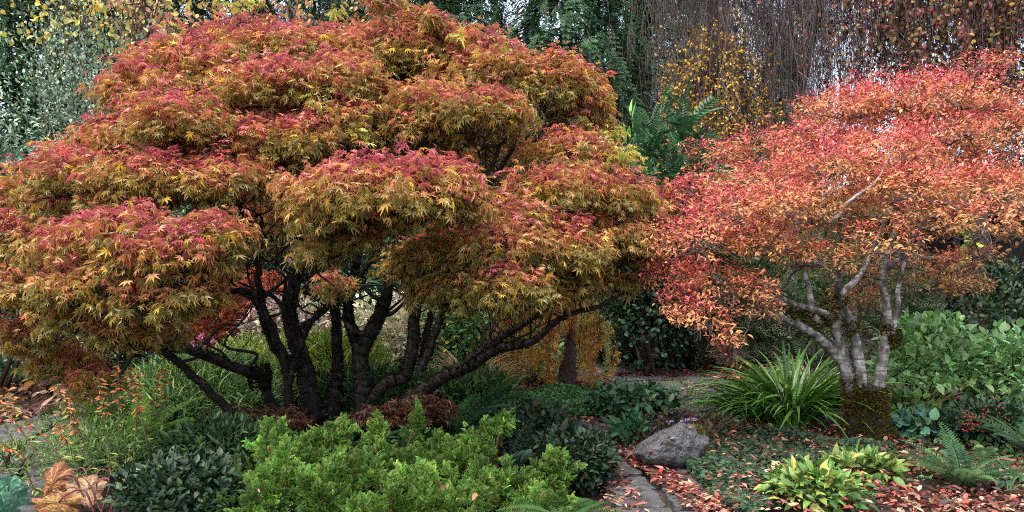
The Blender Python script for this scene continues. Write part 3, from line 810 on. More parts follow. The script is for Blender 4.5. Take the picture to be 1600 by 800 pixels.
# ---- foreground golden cypress shrubs
SPRAY = [tpl_spray(7, 4, .023, .12, 46, .46, s, lift=.02 + .05 * s) for s in range(4)]
def cypress(label, blobs, base, n_per=17):
    """every blob is filled with tapering plumes, every plume is set round with flat sprays"""
    o = thing('cypress_shrub', label, 'shrub', base, 'bright green cypress shrubs along the front edge')
    m, s = Mesh(), Mesh()
    for (px, py, hw, hh, dep, ang) in blobs:
        c = U(px, py, dep); r = np.array([hw, hw * .8, hh]) * dep / FPX
        n = int(max(4, n_per * (r[0] * (r[2] + r[1]) / .06)))
        lean = np.array([math.sin(math.radians(ang)), -.1, math.cos(math.radians(ang))])
        for k in range(n):
            u = nrm(rng.normal(0, 1, 3) * np.array([1, 1, .8]) + np.array([0, -.25, .2])) * rng.random() ** .35
            q = c + u * r
            ax = nrm(lean * .9 + u * .7 + rng.normal(0, .18, 3))
            L = rng.uniform(.12, .27) * (1.25 if hw < 35 else 1)
            p0 = q - ax * L * .7
            tube(s, [p0 - ax * .08, p0, q + ax * L * .2], [.005, .0025], 4, col=lin('5a3a20'), cap=False)
            ns = int(20 + L * 60)
            f = rng.random(ns) ** .8
            az = nrm(np.cross(ax, rng.normal(0, 1, (ns, 3))))
            rad = (1 - f) * .032 + .004
            pos = p0 + ax * (f * L)[:, None] + az * rad[:, None]
            d = nrm(ax * (.55 + .6 * f)[:, None] + az * .75 + rng.normal(0, .15, (ns, 3)))
            nn = nrm(np.cross(d, np.cross(ax, d)) + rng.normal(0, .5, (ns, 3)))
            j = np.exp(rng.normal(-.05, .26))
            col = palette(['2c4f1c', '38601f', '23421a'], [2, 2, 1], ns, .15) * j
            tip = palette(['6f9638', '88a646', '5c8634', '7a6a34'], [2, 1.5, 1.5, .2], ns, .2) * j
            scatter(m, SPRAY, pos, d, nn, (.082 - .03 * f) * rng.uniform(.65, 1.3, ns), col, tip, roll=.3)
        tube(s, smooth_path(wander(np.array(base) + rng.normal(0, .05, 3) * [1, 1, 0], c, 4, .05), 4), [.016, .004], 6, col=lin('4a2f1c'))
    m.build('foliage', M_conifer, o)
    s.build('stems', M_stem, o)
    return o
cypress('bright green feathery cypress shrub under the maple, the one nearest the wilted leaves', [(470, 715, 60, 34, 5.3, 0), (412, 688, 12, 26, 5.4, -10), (440, 692, 12, 28, 5.4, 0), (478, 694, 12, 20, 5.4, 10), (512, 692, 34, 16, 5.4, 50), (532, 676, 14, 14, 5.4, 50), (420, 755, 60, 45, 5.0, -10), (500, 770, 60, 50, 4.9, 10), (380, 790, 50, 40, 4.8, -20)], U(460, 800, 5.15) * [1, 1, 0])
cypress('bright green feathery cypress shrub, the middle one with an upright pointed plume', [(585, 712, 40, 34, 5.4, 20), (588, 676, 12, 26, 5.4, 22), (648, 668, 14, 34, 5.6, 5), (690, 694, 12, 20, 5.45, 10), (650, 730, 50, 30, 5.35, 0), (560, 745, 55, 40, 5.1, -5), (640, 770, 65, 45, 4.95, 0), (580, 800, 55, 40, 4.8, 0)], U(600, 800, 5.15) * [1, 1, 0])
cypress('bright green feathery cypress shrub whose long plume leans towards the path', [(730, 715, 44, 30, 5.35, 20), (768, 676, 24, 20, 5.4, 48), (788, 660, 12, 12, 5.4, 48), (735, 684, 12, 18, 5.45, 15), (868, 728, 14, 20, 5.2, 20), (740, 755, 60, 40, 5.1, 10), (800, 770, 60, 36, 5.1, 20), (860, 750, 30, 30, 5.2, 25), (700, 790, 65, 40, 4.85, 0), (850, 795, 50, 30, 4.85, 15)], U(760, 800, 5.15) * [1, 1, 0])

# ---- dark evergreen shrubs flanking them
DK = ['1f3322', '263c26', '18291d', '34402a']
bush('evergreen_shrub', 'dark small leaved evergreen shrub between the cypress and the stone path', 'shrub', GP(892, 752), (.3, .36), .38, OVATE, 2600, .055, DK + ['55502c'], [3, 3, 3, 1, .6], M_dull, clumps=34)
bush('evergreen_shrub', 'dark evergreen shrub with bronze tinged leaves behind the small dark fern', 'shrub', GP(835, 712), (.34, .34), .42, OVATE, 2000, .055, DK + ['4a3a22'], [3, 3, 3, 1, 1.2], M_dull, clumps=30)
bush('evergreen_shrub', 'dark glossy evergreen shrub beside the big wilted leaves', 'shrub', GP(290, 800), (.42, .36), .34, OVATE, 2400, .06, DK + ['3a4a2c'], [3, 3, 3, 1, 1], M_dull, clumps=36)
bush('evergreen_shrub', 'dark evergreen shrub with upright pale shoots below the brown maple sprays', 'shrub', GP(345, 735), (.42, .35), .36, LANCE, 1500, .085, ['34522c', '42602f', '2a4228', '5f7a40'], [2, 2, 2, 1], M_dull, clumps=24, up=.35)
rng = np.random.default_rng(105)
# ---- ferns
DF = ['1f3a20', '28452a', '2f4f2a']
fern('dark sword fern with long arching fronds under the right side of the maple', GP(715, 690), .75, 16, 42, DF, group=None)
fern('small dark fern with fine fronds beside the bright cypress', GP(805, 750), .42, 12, 48, ['1c3524', '24402c'], pairs=26, plen=.2)
fern('pale green fern hanging over the bottom edge near the path', GP(880, 822), .42, 16, 22, ['58783c', '4c6c3a', '3f6234'], pairs=34, plen=.2, pw=.014)
fern('sword fern with stiff upright fronds in red leaf litter', GP(1505, 762), .5, 14, 52, ['48643c', '526e44', '385434'], pairs=28, plen=.19, pw=.017)
fern('sword fern cut off by the side of the photo above the hellebore', GP(1612, 715), .6, 13, 48, ['446040', '4e6a46'], pairs=28, plen=.19, pw=.017)
fern('light green lacy fern behind the orange flower spikes', GP(215, 705), .62, 18, 50, ['6f8f3a', '7f9a45', '5c8038'], pairs=24, plen=.26, pw=.03, az=(0, 360))
fern('low grey green fern at the foot of the flower spikes', GP(180, 735), .5, 15, 30, ['4a6640', '52704a', '3f5c3a'], pairs=24, plen=.22, pw=.026)
fern('dull green fern beside the dark glossy shrub', GP(275, 722), .5, 15, 42, ['4a6a34', '3d5c30', '5a7838'], pairs=24, plen=.22, pw=.026)
fern('shaded fern under the maple stems', GP(620, 690), .5, 12, 45, ['24401f', '1f3820'])

# ---- narrow-leaved shrub mass under the maple
bush('willow_leaf_plant', 'fine narrow leaved green plant in front of the low mossy maple limb', 'plant', GP(330, 655), (.75, .5), .62, NARROW, 5200, .13, ['86ac62', 'a4bc68', '688f58', 'b8c06c', '5e8a62'], [3, 3, 3, 1, 2], M_gloss, clumps=60, up=.9, crad=.22)
bush('willow_leaf_plant', 'yellowing narrow leaved plant behind the thin front maple stem', 'plant', GP(425, 622), (.7, .5), .7, NARROW, 3400, .14, ['b0b85e', '96b05e', 'c0b866', '80a058'], [3, 3, 1, 2], M_soft, clumps=46, up=.9, crad=.22)
bush('willow_leaf_plant', 'lime green narrow leaved plant behind the thick mossy maple stems', 'plant', GP(520, 625), (.6, .45), .72, NARROW, 3200, .14, ['a2b04c', '90a850', 'b8b85c', '7c9a48'], [3, 3, 1, 2], M_soft, clumps=40, up=.9, crad=.22)
bush('leafy_plant', 'shaded green plant with broad leaves under the maple stems', 'plant', GP(590, 640), (.7, .4), .4, LANCE, 1500, .11, ['34502a', '47632f', '2a4428'], [1, 1, 1], M_soft, clumps=26, up=.7)
bush('leafy_plant', 'low green plant with lance leaves beside the right maple limb', 'plant', GP(735, 640), (.5, .4), .42, LANCE, 1400, .11, ['4a6634', '5c7a3a', '34502e'], [1, 1, 1], M_soft, clumps=26, up=.7)
bush('wispy_plant', 'wispy fine leaved green plant at the foot of the orange flower spikes', 'plant', GP(165, 745), (.4, .3), .4, NARROW, 1500, .06, ['5f8040', '78944c', '4a6a38', '8a9450'], [2, 2, 2, 1], M_soft, clumps=36, up=.8)
bush('wispy_plant', 'wispy fine leaved green plant between the paving and the lacy fern', 'plant', GP(130, 700), (.35, .3), .38, NARROW, 1200, .06, ['5f8040', '78944c', '4a6a38', '8a9450'], [2, 2, 2, 1], M_soft, clumps=30, up=.8)
bush('wispy_plant', 'wispy fine leaved green plant at the side edge by the paving', 'plant', GP(15, 735), (.3, .2), .22, NARROW, 600, .06, ['5f7a40', '70884c', '4a6a38'], [2, 2, 2], M_soft, clumps=22, up=.8)
# ---- variegated and flowering plants behind
bush('variegated_shrub', 'cream and green variegated shrub seen between the maple stems', 'shrub', GP(618, 586), (.9, .55), 1.12, OVATE, 3800, .1, ['e4e0bc', 'd6d8ac', 'ece6c4', '98ac78', 'd0aa9c'], [3, 3, 2, 1.5, 1], M_soft, clumps=50, tips=['a4b480', 'e8e2c0', 'c09488'])
bush('variegated_shrub', 'pink tinged variegated shrub behind the left maple stems', 'shrub', GP(470, 584), (.8, .5), 1.05, OVATE, 2600, .1, ['c4aaa4', '8a9c70', 'd0baba', 'a88088', 'd4d0ac'], [2, 3, 1.5, 2, 1.5], M_soft, clumps=40)
bush('green_shrub', 'green shrub with yellow spotted leaves beside the golden curtain', 'shrub', GP(722, 590), (.6, .5), 1.1, OVATE, 2600, .1, ['64944c', '548448', '86a854', 'd8b840', '6c9c70'], [3, 3, 2, 1, 1.5], M_gloss, clumps=40)
straps('dry_grass', 'tan dried grass clump next to the golden curtain', 'grass clump', GP(735, 622), .75, 260, .008, ['c4a878', 'd0b488', 'a88860', 'b0a070'], lift=(1.1, 1.5), arch=(.5, 1.0), mat=M_dry)
bush('bamboo', 'deep green fine leaved bamboo behind the maple trunk', 'bamboo', GP(545, 568), (.9, .6), 2.0, NARROW, 3600, .2, ['2f5a3c', '3a6a48', '24482f', '4a7a52'], [2, 2, 2, 1], M_gloss, clumps=46, up=.1, crad=.25)
bush('bamboo', 'dark green fine leaved bamboo left of the red shrub', 'bamboo', GP(215, 562), (1.0, .6), 1.7, LANCE, 3000, .16, ['3a5c38', '2c4c30', '4f7048', '6a8858'], [2, 2, 2, 1], M_soft, clumps=46, up=.1, crad=.25)
bush('red_shrub', 'red autumn maple shrub glowing behind the dark stems', 'shrub', GP(395, 572), (1.0, .6), 1.35, MAPLE, 2600, .09, ['a4503a', '98463a', 'b0663e', 'a87844'], [2, 2, 2, 1], M_soft, clumps=40)
bush('red_shrub', 'red autumn shrub low behind the hanging maple sprays', 'shrub', GP(200, 590), (.8, .4), 1.25, MAPLE, 1300, .09, ['7a3034', '6a3428', '8a4a34'], [2, 2, 1], M_soft, clumps=30)
def flowers(name, label, base, r, h, n, fcol, group=None, size=.05, cat='flower'):
    o = thing(name, label, cat, base, group)
    s, lv = Mesh(), Mesh()
    for k in range(n):
        p = np.asarray(base) + np.array([rng.normal(0, r), rng.normal(0, r * .6), 0])
        top = p + np.array([rng.normal(0, .06), rng.normal(0, .06), h * rng.uniform(.75, 1.1)])
        tube(s, smooth_path([p, (p + top) / 2 + rng.normal(0, .02, 3), top], 3), [.005, .003], 5, col=lin('4f6a34'), cap=False)
        b = Mesh(); q = 14
        u = nrm(rng.normal(0, 1, (q, 3)) + np.array([0, 0, .4]))
        scatter(b, OVATE, np.tile(top, (q, 1)), u, rng.normal(0, 1, (q, 3)), size * rng.uniform(.7, 1.1, q), palette(fcol, [1] * len(fcol), q, .12), roll=.4)
        b.build('blossom', M_petal, o)
        q = 9; f = rng.uniform(.1, .8, (q, 1)); a = rng.uniform(0, 6.28, q)
        scatter(lv, OVATE, p * (1 - f) + top * f, np.stack([np.cos(a), np.sin(a), np.full(q, .2)], 1), np.tile([0, 0, 1.0], (q, 1)), .07, palette(['4f7038', '3d5c34'], [1, 1], q), roll=.3)
    s.build('stems', M_stem, o); lv.build('leaves', M_soft, o)
    return o
flowers('pink_flowers', 'pink flower heads under the low mossy maple limb', GP(300, 612), .25, .62, 9, ['d070a8', 'c85c98', 'e090bc'])
flowers('pink_flowers', 'pale pink flower heads behind the hanging maple sprays', GP(180, 598), .3, .72, 8, ['d8a0b0', 'c88a9c'])
flowers('pink_flowers', 'mauve flower heads between the left maple stems', GP(405, 560), .35, 1.45, 6, ['d088b8', 'c070a0'])

rng = np.random.default_rng(106)
# ---- orange flower spikes (left)
CIGS = []
def spike(base, lean, h, group, label):
    o = thing('flower_spike', label, 'flower', base, group)
    top = np.asarray(base) + np.array([lean[0], lean[1], h])
    P = smooth_path([base, np.asarray(base) * .5 + top * .5 + np.array([-.03 * lean[0], 0, .03]), top], 6)
    s, lv, fl = Mesh(), Mesh(), Mesh()
    tube(s, P, [.0042, .002], 5, col=lin('6a4a38'), cap=False)
    s.build('stem', M_stem, o)
    n = 70; f = rng.uniform(.1, 1, n); q = np.stack([np.interp(f, np.linspace(0, 1, len(P)), P[:, k]) for k in range(3)], 1)
    a = rng.uniform(0, 6.28, n)
    scatter(lv, LANCE, q, np.stack([np.cos(a), np.sin(a), rng.uniform(-.2, .6, n)], 1), np.tile([0, 0, 1.0], (n, 1)), rng.uniform(.035, .075, n) * (1.2 - .5 * f), palette(['6a8440', '55723a', '8a9a48'], [1, 1, .6], n), roll=.3)
    lv.build('leaves', M_soft, o)
    n = 20; f = rng.uniform(.6, 1, n); q = np.stack([np.interp(f, np.linspace(0, 1, len(P)), P[:, k]) for k in range(3)], 1)
    a = rng.uniform(0, 6.28, n)
    d = np.stack([np.cos(a), np.sin(a), rng.uniform(-.7, .1, n)], 1)
    CIG = [T([(-.12, 0, .0), (.12, 0, .0), (0, 0, .16), (-.15, .6, -.04), (.15, .6, -.04), (0, .6, .14), (0, 1, -.02)], [(0, 1, 4), (0, 4, 3), (1, 2, 5), (1, 5, 4), (2, 0, 3), (2, 3, 5), (3, 4, 6), (4, 5, 6), (5, 3, 6)], [0, 0, 0, .3, .3, .3, 1])]
    for i in range(n):
        w = q[i] + nrm(d[i]) * .012
        if not CIGS:
            for c0, c1 in (('d4503c', 'e0b048'), ('c83c34', 'e0a030'), ('d8643c', 'e0b848')):
                mm_ = Mesh(); scatter(mm_, CIG, np.zeros((1, 3)), [[0, 1, 0]], [[0, 0, 1]], 1.0, lin(c0), lin(c1)); tmp = mm_.build('flower', M_petal); CIGS.append(tmp.data); bpy.data.objects.remove(tmp)
        fo = bpy.data.objects.new('flower', CIGS[i % 3]); COL.objects.link(fo); fo.parent = o
        fo.location = tuple(w - np.asarray(base)); fo.rotation_euler = Vector(d[i]).to_track_quat('Y', 'Z').to_euler(); fo.scale = [.04 * rng.uniform(.8, 1.25)] * 3
    return o
SPIKES = [((150, 772), (-.28, .1), .62), ((140, 775), (-.55, 0), .62), ((175, 765), (-.15, .1), .78), ((185, 760), (-.05, .1), .85), ((205, 760), (.02, .1), .8), ((120, 780), (-.6, -.1), .48), ((100, 785), (-.5, 0), .75), ((240, 752), (-.22, .1), .8), ((160, 765), (-.32, 0), .72), ((250, 735), (.0, .1), .75), ((90, 790), (-.62, 0), .35), ((60, 780), (-.4, 0), .8), ((228, 720), (.1, 0), .7), ((130, 770), (-.3, .2), .45)]
SPIKE_LABEL = 'thin leafy spike of small orange and yellow tube flowers beside the stone paving'
for k, (g, l, h) in enumerate(SPIKES):
    spike(GP(*g), l, h, 'orange tube flower spikes by the paving', SPIKE_LABEL)

# ---- large wilted leaves in the corner
def big_leaf(px, py, dep, d, n, L, W, cols, label, group, curl=.25, stalk=None, frill=.11, stalkcol='5a2c34', ground=None):
    c = U(px, py, dep)
    base = ground if ground is not None else np.array([c[0] + .1, c[1] + .1, 0])
    o = thing('wilted_leaf', label, 'leaf', base, group)
    Y = nrm(np.array(d, float)); X = nrm(np.cross(Y, n)); Z = np.cross(X, Y)
    na, nr = 72, 16
    V, C, Q = [c + 0 * X], [lin(cols[2])], []
    lo, hi, rib = lin(cols[0]), lin(cols[1]), lin(cols[2])
    for i in range(1, nr + 1):
        f = i / nr
        for k in range(na):
            a = 2 * math.pi * k / na
            rad = (1 - .45 * max(0, math.cos(a) * -1) ** 6) * (1 + .06 * math.sin(9 * a) * f + .05 * math.sin(23 * a + 2) * f ** 4 + rng.normal(0, .01))
            x = math.sin(a) * f * W * rad; y = math.cos(a) * f * L * rad
            z = -curl * f * f * L + frill * f * f * math.sin(5 * a + 1) * L + .03 * L * abs(math.sin(4.5 * a)) * f + rng.normal(0, .004)
            V.append(c + X * x + Y * y + Z * z)
            v = max(0, 1 - abs(math.sin(4.5 * a)) * (2 + 6 * f)) * .8
            t = np.clip(f * 1.1 - .2 + rng.normal(0, .3) + .35 * math.sin(3 * a + 5 * f) + .25 * math.sin(11 * a) * f, 0, 1)
            C.append((lo * (1 - t) + hi * t) * (1 - v) + rib * v)
    tr = [(0, 1 + k, 1 + (k + 1) % na) for k in range(na)]
    for i in range(nr - 1):
        for k in range(na):
            a0 = 1 + i * na
            Q.append((a0 + k, a0 + na + k, a0 + na + (k + 1) % na, a0 + (k + 1) % na))
    m = Mesh(); m.add(np.array(V), tris=tr, quads=Q, col=np.array(C))
    m.build('blade', M_dry, o, True)
    s = Mesh()
    mid = (c + base) / 2 + np.array([.05, 0, .12])
    tube(s, smooth_path([c, c + (mid - c) * .4 + np.array([0, 0, .03]), mid, base], 6), [.004, .0055, .007], 8, col=lin(stalkcol))
    s.build('stalk', M_stem, o, True)
    return o
WG = 'large wilted leaves by the front edge'
big_leaf(82, 757, 5.0, (.1, .2, 1), (-.2, -1, .2), .14, .1, ('8c6034', '6a3a22', 'a88450'), 'upright orange brown wilted leaf, tallest of the big leaves', WG, .3, ground=U(130, 800, 5.0) * [1, 1, 0])
big_leaf(138, 764, 5.0, (-1, -.1, .15), (.1, -.75, .8), .14, .1, ('9a8a68', '8a6444', '7a3440'), 'pale veined wilted leaf with a pink stalk', WG, .15, ground=U(182, 815, 4.95) * [1, 1, 0], stalkcol='74303e')
big_leaf(90, 786, 4.8, (-1, 0, .1), (0, -.8, .5), .17, .075, ('94703c', '6a3c20', 'b89c58'), 'brown curled wilted leaf lying lowest of the big leaves', WG, .3, ground=U(150, 810, 4.8) * [1, 1, 0])
big_leaf(201, 752, 5.15, (.6, 0, .6), (-.3, -.9, .4), .11, .08, ('7a7a30', '6a6a2a', '9a8a48'), 'yellowish green rounded leaf behind the pink stalk', WG, .25, ground=U(180, 800, 5.15) * [1, 1, 0])
big_leaf(12, 778, 4.8, (-.3, -.2, .9), (.3, -.8, .5), .13, .11, ('3c6450', '4a765c', '6f9078'), 'blue green frilled leaf in the corner by the paving', WG, .2, ground=U(-20, 830, 4.8) * [1, 1, 0], stalkcol='5a8a5a')
big_leaf(8, 805, 4.6, (-.1, -.4, .6), (.3, -.6, .7), .14, .12, ('3c6450', '4a765c', '6f9078'), 'blue green frilled leaf below the other in the corner', WG, .2, ground=U(-30, 850, 4.6) * [1, 1, 0], stalkcol='5a8a5a')
st = Mesh(); o = thing('fallen_stalks', 'tangle of pinkish bare leaf stalks beside the wilted leaves', 'plant', U(150, 800, 5.0) * [1, 1, 0])
for k in range(16):
    p = U(150 + rng.normal(0, 25), 800, 5.0 + rng.normal(0, .1)) * [1, 1, 0]
    a = rng.uniform(-1.2, 1.4)
    e = p + np.array([math.sin(a) * .3, rng.normal(0, .1), .06 + .16 * rng.random()])
    tube(st, smooth_path([p, (p + e) / 2 + np.array([0, 0, .1]), e], 5), [.005, .003], 6, col=palette(['6a3c34', '543424', '74444a', '4a3424'], [1, 1, 1, 1], 1)[0])
st.build('stalks', M_stem, o, True)
rng = np.random.default_rng(107)
# ------------------------------------------------------------------ right-hand bed
straps('strap_leaf_clump', 'big clump of arching green strap leaves left of the mossy trunk', 'plant', GP(1235, 664), .92, 420, .021, ['3f6a24', '4f7c2c', '2f5520', '6a9038'], arch=(.55, 1.05), lift=(.9, 1.35), spread=.2, mat=M_gloss)
straps('strap_leaf_clump', 'smaller clump of dark strap leaves leaning towards the boulder', 'plant', GP(1165, 655), .75, 140, .017, ['4a7428', '5c8834', '3a6024'], arch=(.6, 1.1), lift=(.8, 1.2), spread=.12, mat=M_gloss)
straps('grass_clump', 'pale grey green fine grass behind the strap leaves', 'grass clump', GP(1262, 622), .7, 260, .006, ['8a9a70', 'a0a880', '7a8a64'], lift=(1.1, 1.45), arch=(.6, 1.0))
straps('grass_clump', 'thin straw coloured stems right of the mossy trunk', 'grass clump', GP(1430, 655), .6, 60, .006, ['9a8a4a', '8a7a40', '7a8a40'], lift=(.9, 1.4), arch=(.2, .6))
def rock():
    c = GP(1052, 738)
    o = thing('boulder', 'grey lichened boulder leaning beside the path', 'boulder', c)
    n1, n2 = 96, 64
    V = []
    r = np.random.default_rng(4)
    dirs = nrm(r.normal(0, 1, (16, 3)))
    offs = r.uniform(.6, .95, 16)
    for i in range(n2):
        th = math.pi * (i + .0001) / (n2 - 1)
        for k in range(n1):
            ph = 2 * math.pi * k / n1
            d = np.array([math.sin(th) * math.cos(ph), math.sin(th) * math.sin(ph), math.cos(th)])
            s = min(1.12, min([of / max(1e-3, d @ q) for q, of in zip(dirs, offs) if d @ q > 0] + [1.12]))
            s += .035 * math.sin(d[0] * 9 + 2) * math.cos(d[2] * 8) + .02 * math.sin(d[1] * 21 + d[0] * 17 + d[2] * 9) + .016 * math.sin(d[0] * 43 + 9 * d[2]) * math.sin(d[2] * 37 + 4 * d[1]) + r.normal(0, .006)
            V.append(d * s)
    V = np.array(V) * np.array([.27, .25, .17])
    a = math.radians(-24)                                   # long axis climbs to the right
    V = np.stack([V[:, 0] * math.cos(a) + V[:, 2] * math.sin(a), V[:, 1], -V[:, 0] * math.sin(a) + V[:, 2] * math.cos(a)], 1)
    V += c + np.array([0.0, .12, .15])
    i = np.arange(n2 - 1)[:, None] * n1; j = np.arange(n1)[None]; j2 = (j + 1) % n1
    m = Mesh(); m.add(V, quads=np.stack([i + j, i + n1 + j, i + n1 + j2, i + j2], -1).reshape(-1, 4))
    m.build('stone', M_rock, o, True)
    f = Mesh()
    for q, rr, n in ((U(1088, 676, 6.0), .06, 700), (U(1050, 698, 5.85), .018, 160), (U(1040, 715, 5.8), .018, 160), (U(1095, 700, 5.95), .045, 400)):
        d = nrm(rng.normal(0, 1, (n, 3)) + np.array([0, -.3, .6]))
        scatter(f, [TUFT], q + d * rr * rng.uniform(.6, 1, (n, 1)), nrm(d + rng.normal(0, .4, (n, 3))), rng.normal(0, 1, (n, 3)), .018 * rng.uniform(.5, 1.3, n), palette(['5a5a1c', '4a4818', '6a6a24'], [1, 1, 1], n))
    f.build('moss', M_moss, o)
rock()
for (px, py) in ((1047, 660), (1058, 668), (1068, 659), (1075, 657), (1084, 656), (1052, 672)):
    b = GP(px, py + 35); t = U(px, py, b[1])
    o = thing('lavender_flower', 'tiny lavender flower standing just behind the boulder', 'flower', b, 'lavender flowers behind the boulder')
    s = Mesh(); tube(s, smooth_path([b, (b + t) / 2 + rng.normal(0, .01, 3), t], 3), [.003, .002], 5, col=lin('6a5a4a'), cap=False); s.build('stem', M_stem, o)
    f = Mesh(); a = np.arange(5) * 1.257; d = np.stack([np.cos(a), np.sin(a) * .6, np.full(5, .5)], 1)
    scatter(f, BROAD, np.tile(t, (5, 1)), d, np.tile([0, -.5, 1.0], (5, 1)), .034, palette(['b89ad8', 'a888cc'], [1, 1], 5, .1)); f.build('petals', M_petal, o)

bush('broadleaf_plant', 'lime and yellow broad leaved low plant at the front of the red litter', 'plant', GP(1278, 790), (.3, .24), .24, [tpl_leaf(.2, .07, .3, 4, .45), tpl_leaf(.22, .07, .5, 4, .45)], 480, .088, ['456629', '5c7832', '345424', '8a8a38', '74863a'], [3, 2, 2, 1, 1], M_gloss, clumps=30, up=.25)
bush('broadleaf_plant', 'pale green broad leaved plant between the lime plant and the mossy trunk', 'plant', GP(1340, 750), (.25, .2), .16, [tpl_leaf(.2, .07, .3, 4, .45)], 260, .11, ['7a9048', '5f7f3c', '9aa058', '4a6a34'], [2, 2, 1, 2], M_soft, clumps=22, up=.25)
bush('broadleaf_plant', 'glossy green plant with upright pointed leaves where the path bends', 'plant', GP(985, 698), (.14, .12), .26, LANCE, 130, .13, ['34603a', '2a5034', '477044'], [1, 1, 1], M_gloss, clumps=12, up=.5)
bush('broadleaf_plant', 'cream edged evergreen mound beside the far bend of the path', 'plant', GP(990, 652), (.45, .35), .32, BROAD, 900, .085, ['2f5434', '3f6640', '24432c', '8a9a70'], [3, 3, 2, .5], M_gloss, clumps=30, up=.2)
bush('broadleaf_plant', 'loose reddish green plant with dark stems behind the boulder', 'plant', GP(1075, 690), (.5, .3), .24, OVATE, 900, .05, ['34442a', '5a3a2a', '44583a', '7a4a34'], [3, 1.5, 2, 1], M_soft, clumps=34, up=.2)
bush('broadleaf_shrub', 'grey green shrub with whorled oval leaves right of the pale stems', 'shrub', GP(1462, 640), (.62, .5), .98, OVATE + BROAD[:1], 2300, .1, ['7fa468', '92b478', '649050', 'a8c48e', '7cae54'], [3, 3, 2, 1, 1], M_soft, clumps=60, up=.35, zmin=.3, crad=.18)
bush('broadleaf_shrub', 'grey green shrub with whorled oval leaves cut off by the photo edge', 'shrub', GP(1590, 650), (.5, .45), .9, OVATE + BROAD[:1], 1900, .1, ['7fa468', '92b478', '6c9a54', '9cc08e', '64905c'], [3, 3, 2, 1, 1], M_soft, clumps=46, up=.35, zmin=.2, crad=.18)
bush('berry_shrub', 'dark low shrub with red berries by the right edge', 'shrub', GP(1550, 690), (.45, .3), .34, OVATE, 1500, .06, ['24402a', '2f4c2c', '1c3424', '4a3a24'], [2, 2, 2, .6], M_gloss, clumps=30)
bsh = bpy.data.objects['berry_shrub']
bm_ = Mesh()
ico_v = nrm(np.array([(0, 0, 1), (.894, 0, .447), (.276, .851, .447), (-.724, .526, .447), (-.724, -.526, .447), (.276, -.851, .447), (.724, .526, -.447), (-.276, .851, -.447), (-.894, 0, -.447), (-.276, -.851, -.447), (.724, -.526, -.447), (0, 0, -1)]))
ico_f = [(0, 1, 2), (0, 2, 3), (0, 3, 4), (0, 4, 5), (0, 5, 1), (1, 6, 2), (2, 7, 3), (3, 8, 4), (4, 9, 5), (5, 10, 1), (1, 10, 6), (2, 6, 7), (3, 7, 8), (4, 8, 9), (5, 9, 10), (6, 11, 7), (7, 11, 8), (8, 11, 9), (9, 11, 10), (10, 11, 6)]
bm_.add(ico_v * .0095, tris=ico_f, col=lin('a02028'))
tmp = bm_.build('berry', M_gloss, None, True); berry = tmp.data; bpy.data.objects.remove(tmp)
for k in range(60):
    px, py = (1518 + rng.normal(0, 9), 660 + rng.normal(0, 9)) if k < 38 else (1550 + rng.normal(0, 22), 650 + rng.normal(0, 10))
    q = bpy.data.objects.new('berry', berry); COL.objects.link(q); q.parent = bsh
    q.location = tuple(U(px, py, 6.5 + rng.normal(0, .05)) - np.array(bsh.location)); q.scale = [rng.uniform(.8, 1.15)] * 3
bush('leafy_plant', 'blue green lobed leaf plant between the mossy trunk and the red berries', 'plant', GP(1455, 685), (.32, .22), .22, BROAD, 260, .1, ['47705a', '5a846a', '3a6050', '6a9060'], [1, 1, 1, .6], M_soft, clumps=22, up=.1)
bush('leafy_plant', 'mid green leafy plant under the grey green shrub', 'plant', GP(1430, 650), (.4, .25), .24, OVATE, 420, .1, ['4a7038', '3a5c30', '6a8a48'], [1, 1, 1], M_soft, clumps=22, up=.3)
bush('leafy_plant', 'mid green leafy plant above the cut off fern', 'plant', GP(1580, 690), (.35, .25), .2, OVATE, 300, .1, ['4f7a48', '3a5c34', '6a8a58'], [1, 1, 1], M_soft, clumps=20, up=.2)
o = thing('hellebore', 'dark palmate leaved hellebore lying in litter beside the stiff fern', 'plant', GP(1575, 770))
m = Mesh(); pts = [U(1572, 752, 5.5), U(1596, 742, 5.6), U(1612, 760, 5.5)]
for p in pts:
    a = np.linspace(-2.4, 2.4, 7) + rng.normal(0, .1)
    scatter(m, [tpl_leaf(.17, .06, .35, 4, .55)], np.tile(p, (7, 1)), np.stack([np.sin(a), -np.cos(a) * .8, np.full(7, -.05)], 1), np.tile([0, -.4, 1.0], (7, 1)), .14, palette(['3f6a50', '34583f', '4a7a58'], [1, 1, 1], 7, .1))
m.build('leaves', M_gloss, o)
s = Mesh()
for p in pts: tube(s, smooth_path([GP(1575, 770), (GP(1575, 770) + p) / 2 + np.array([0, 0, .03]), p], 4), [.006, .004], 6, col=lin('5a6a3a'))
s.build('stems', M_stem, o)
for (px, py, s_) in ((1476, 790, .035), (1552, 783, .022), (1590, 790, .02)):
    p = GP(px, py); v = ico_v * np.array([1.2, .9, .75]) * s_ + p + np.array([0, 0, s_ * .4])
    m = Mesh(); m.add(v, tris=ico_f, col=lin('8a7a64')); q = m.build('pebble', M_rock, None, True)
    tag(q, {1476: 'largest round tan pebble in the litter below the stiff fern', 1552: 'small grey pebble in the litter right of the stiff fern', 1590: 'smallest pebble by the corner under the hellebore'}[px], 'pebble')
rng = np.random.default_rng(108)
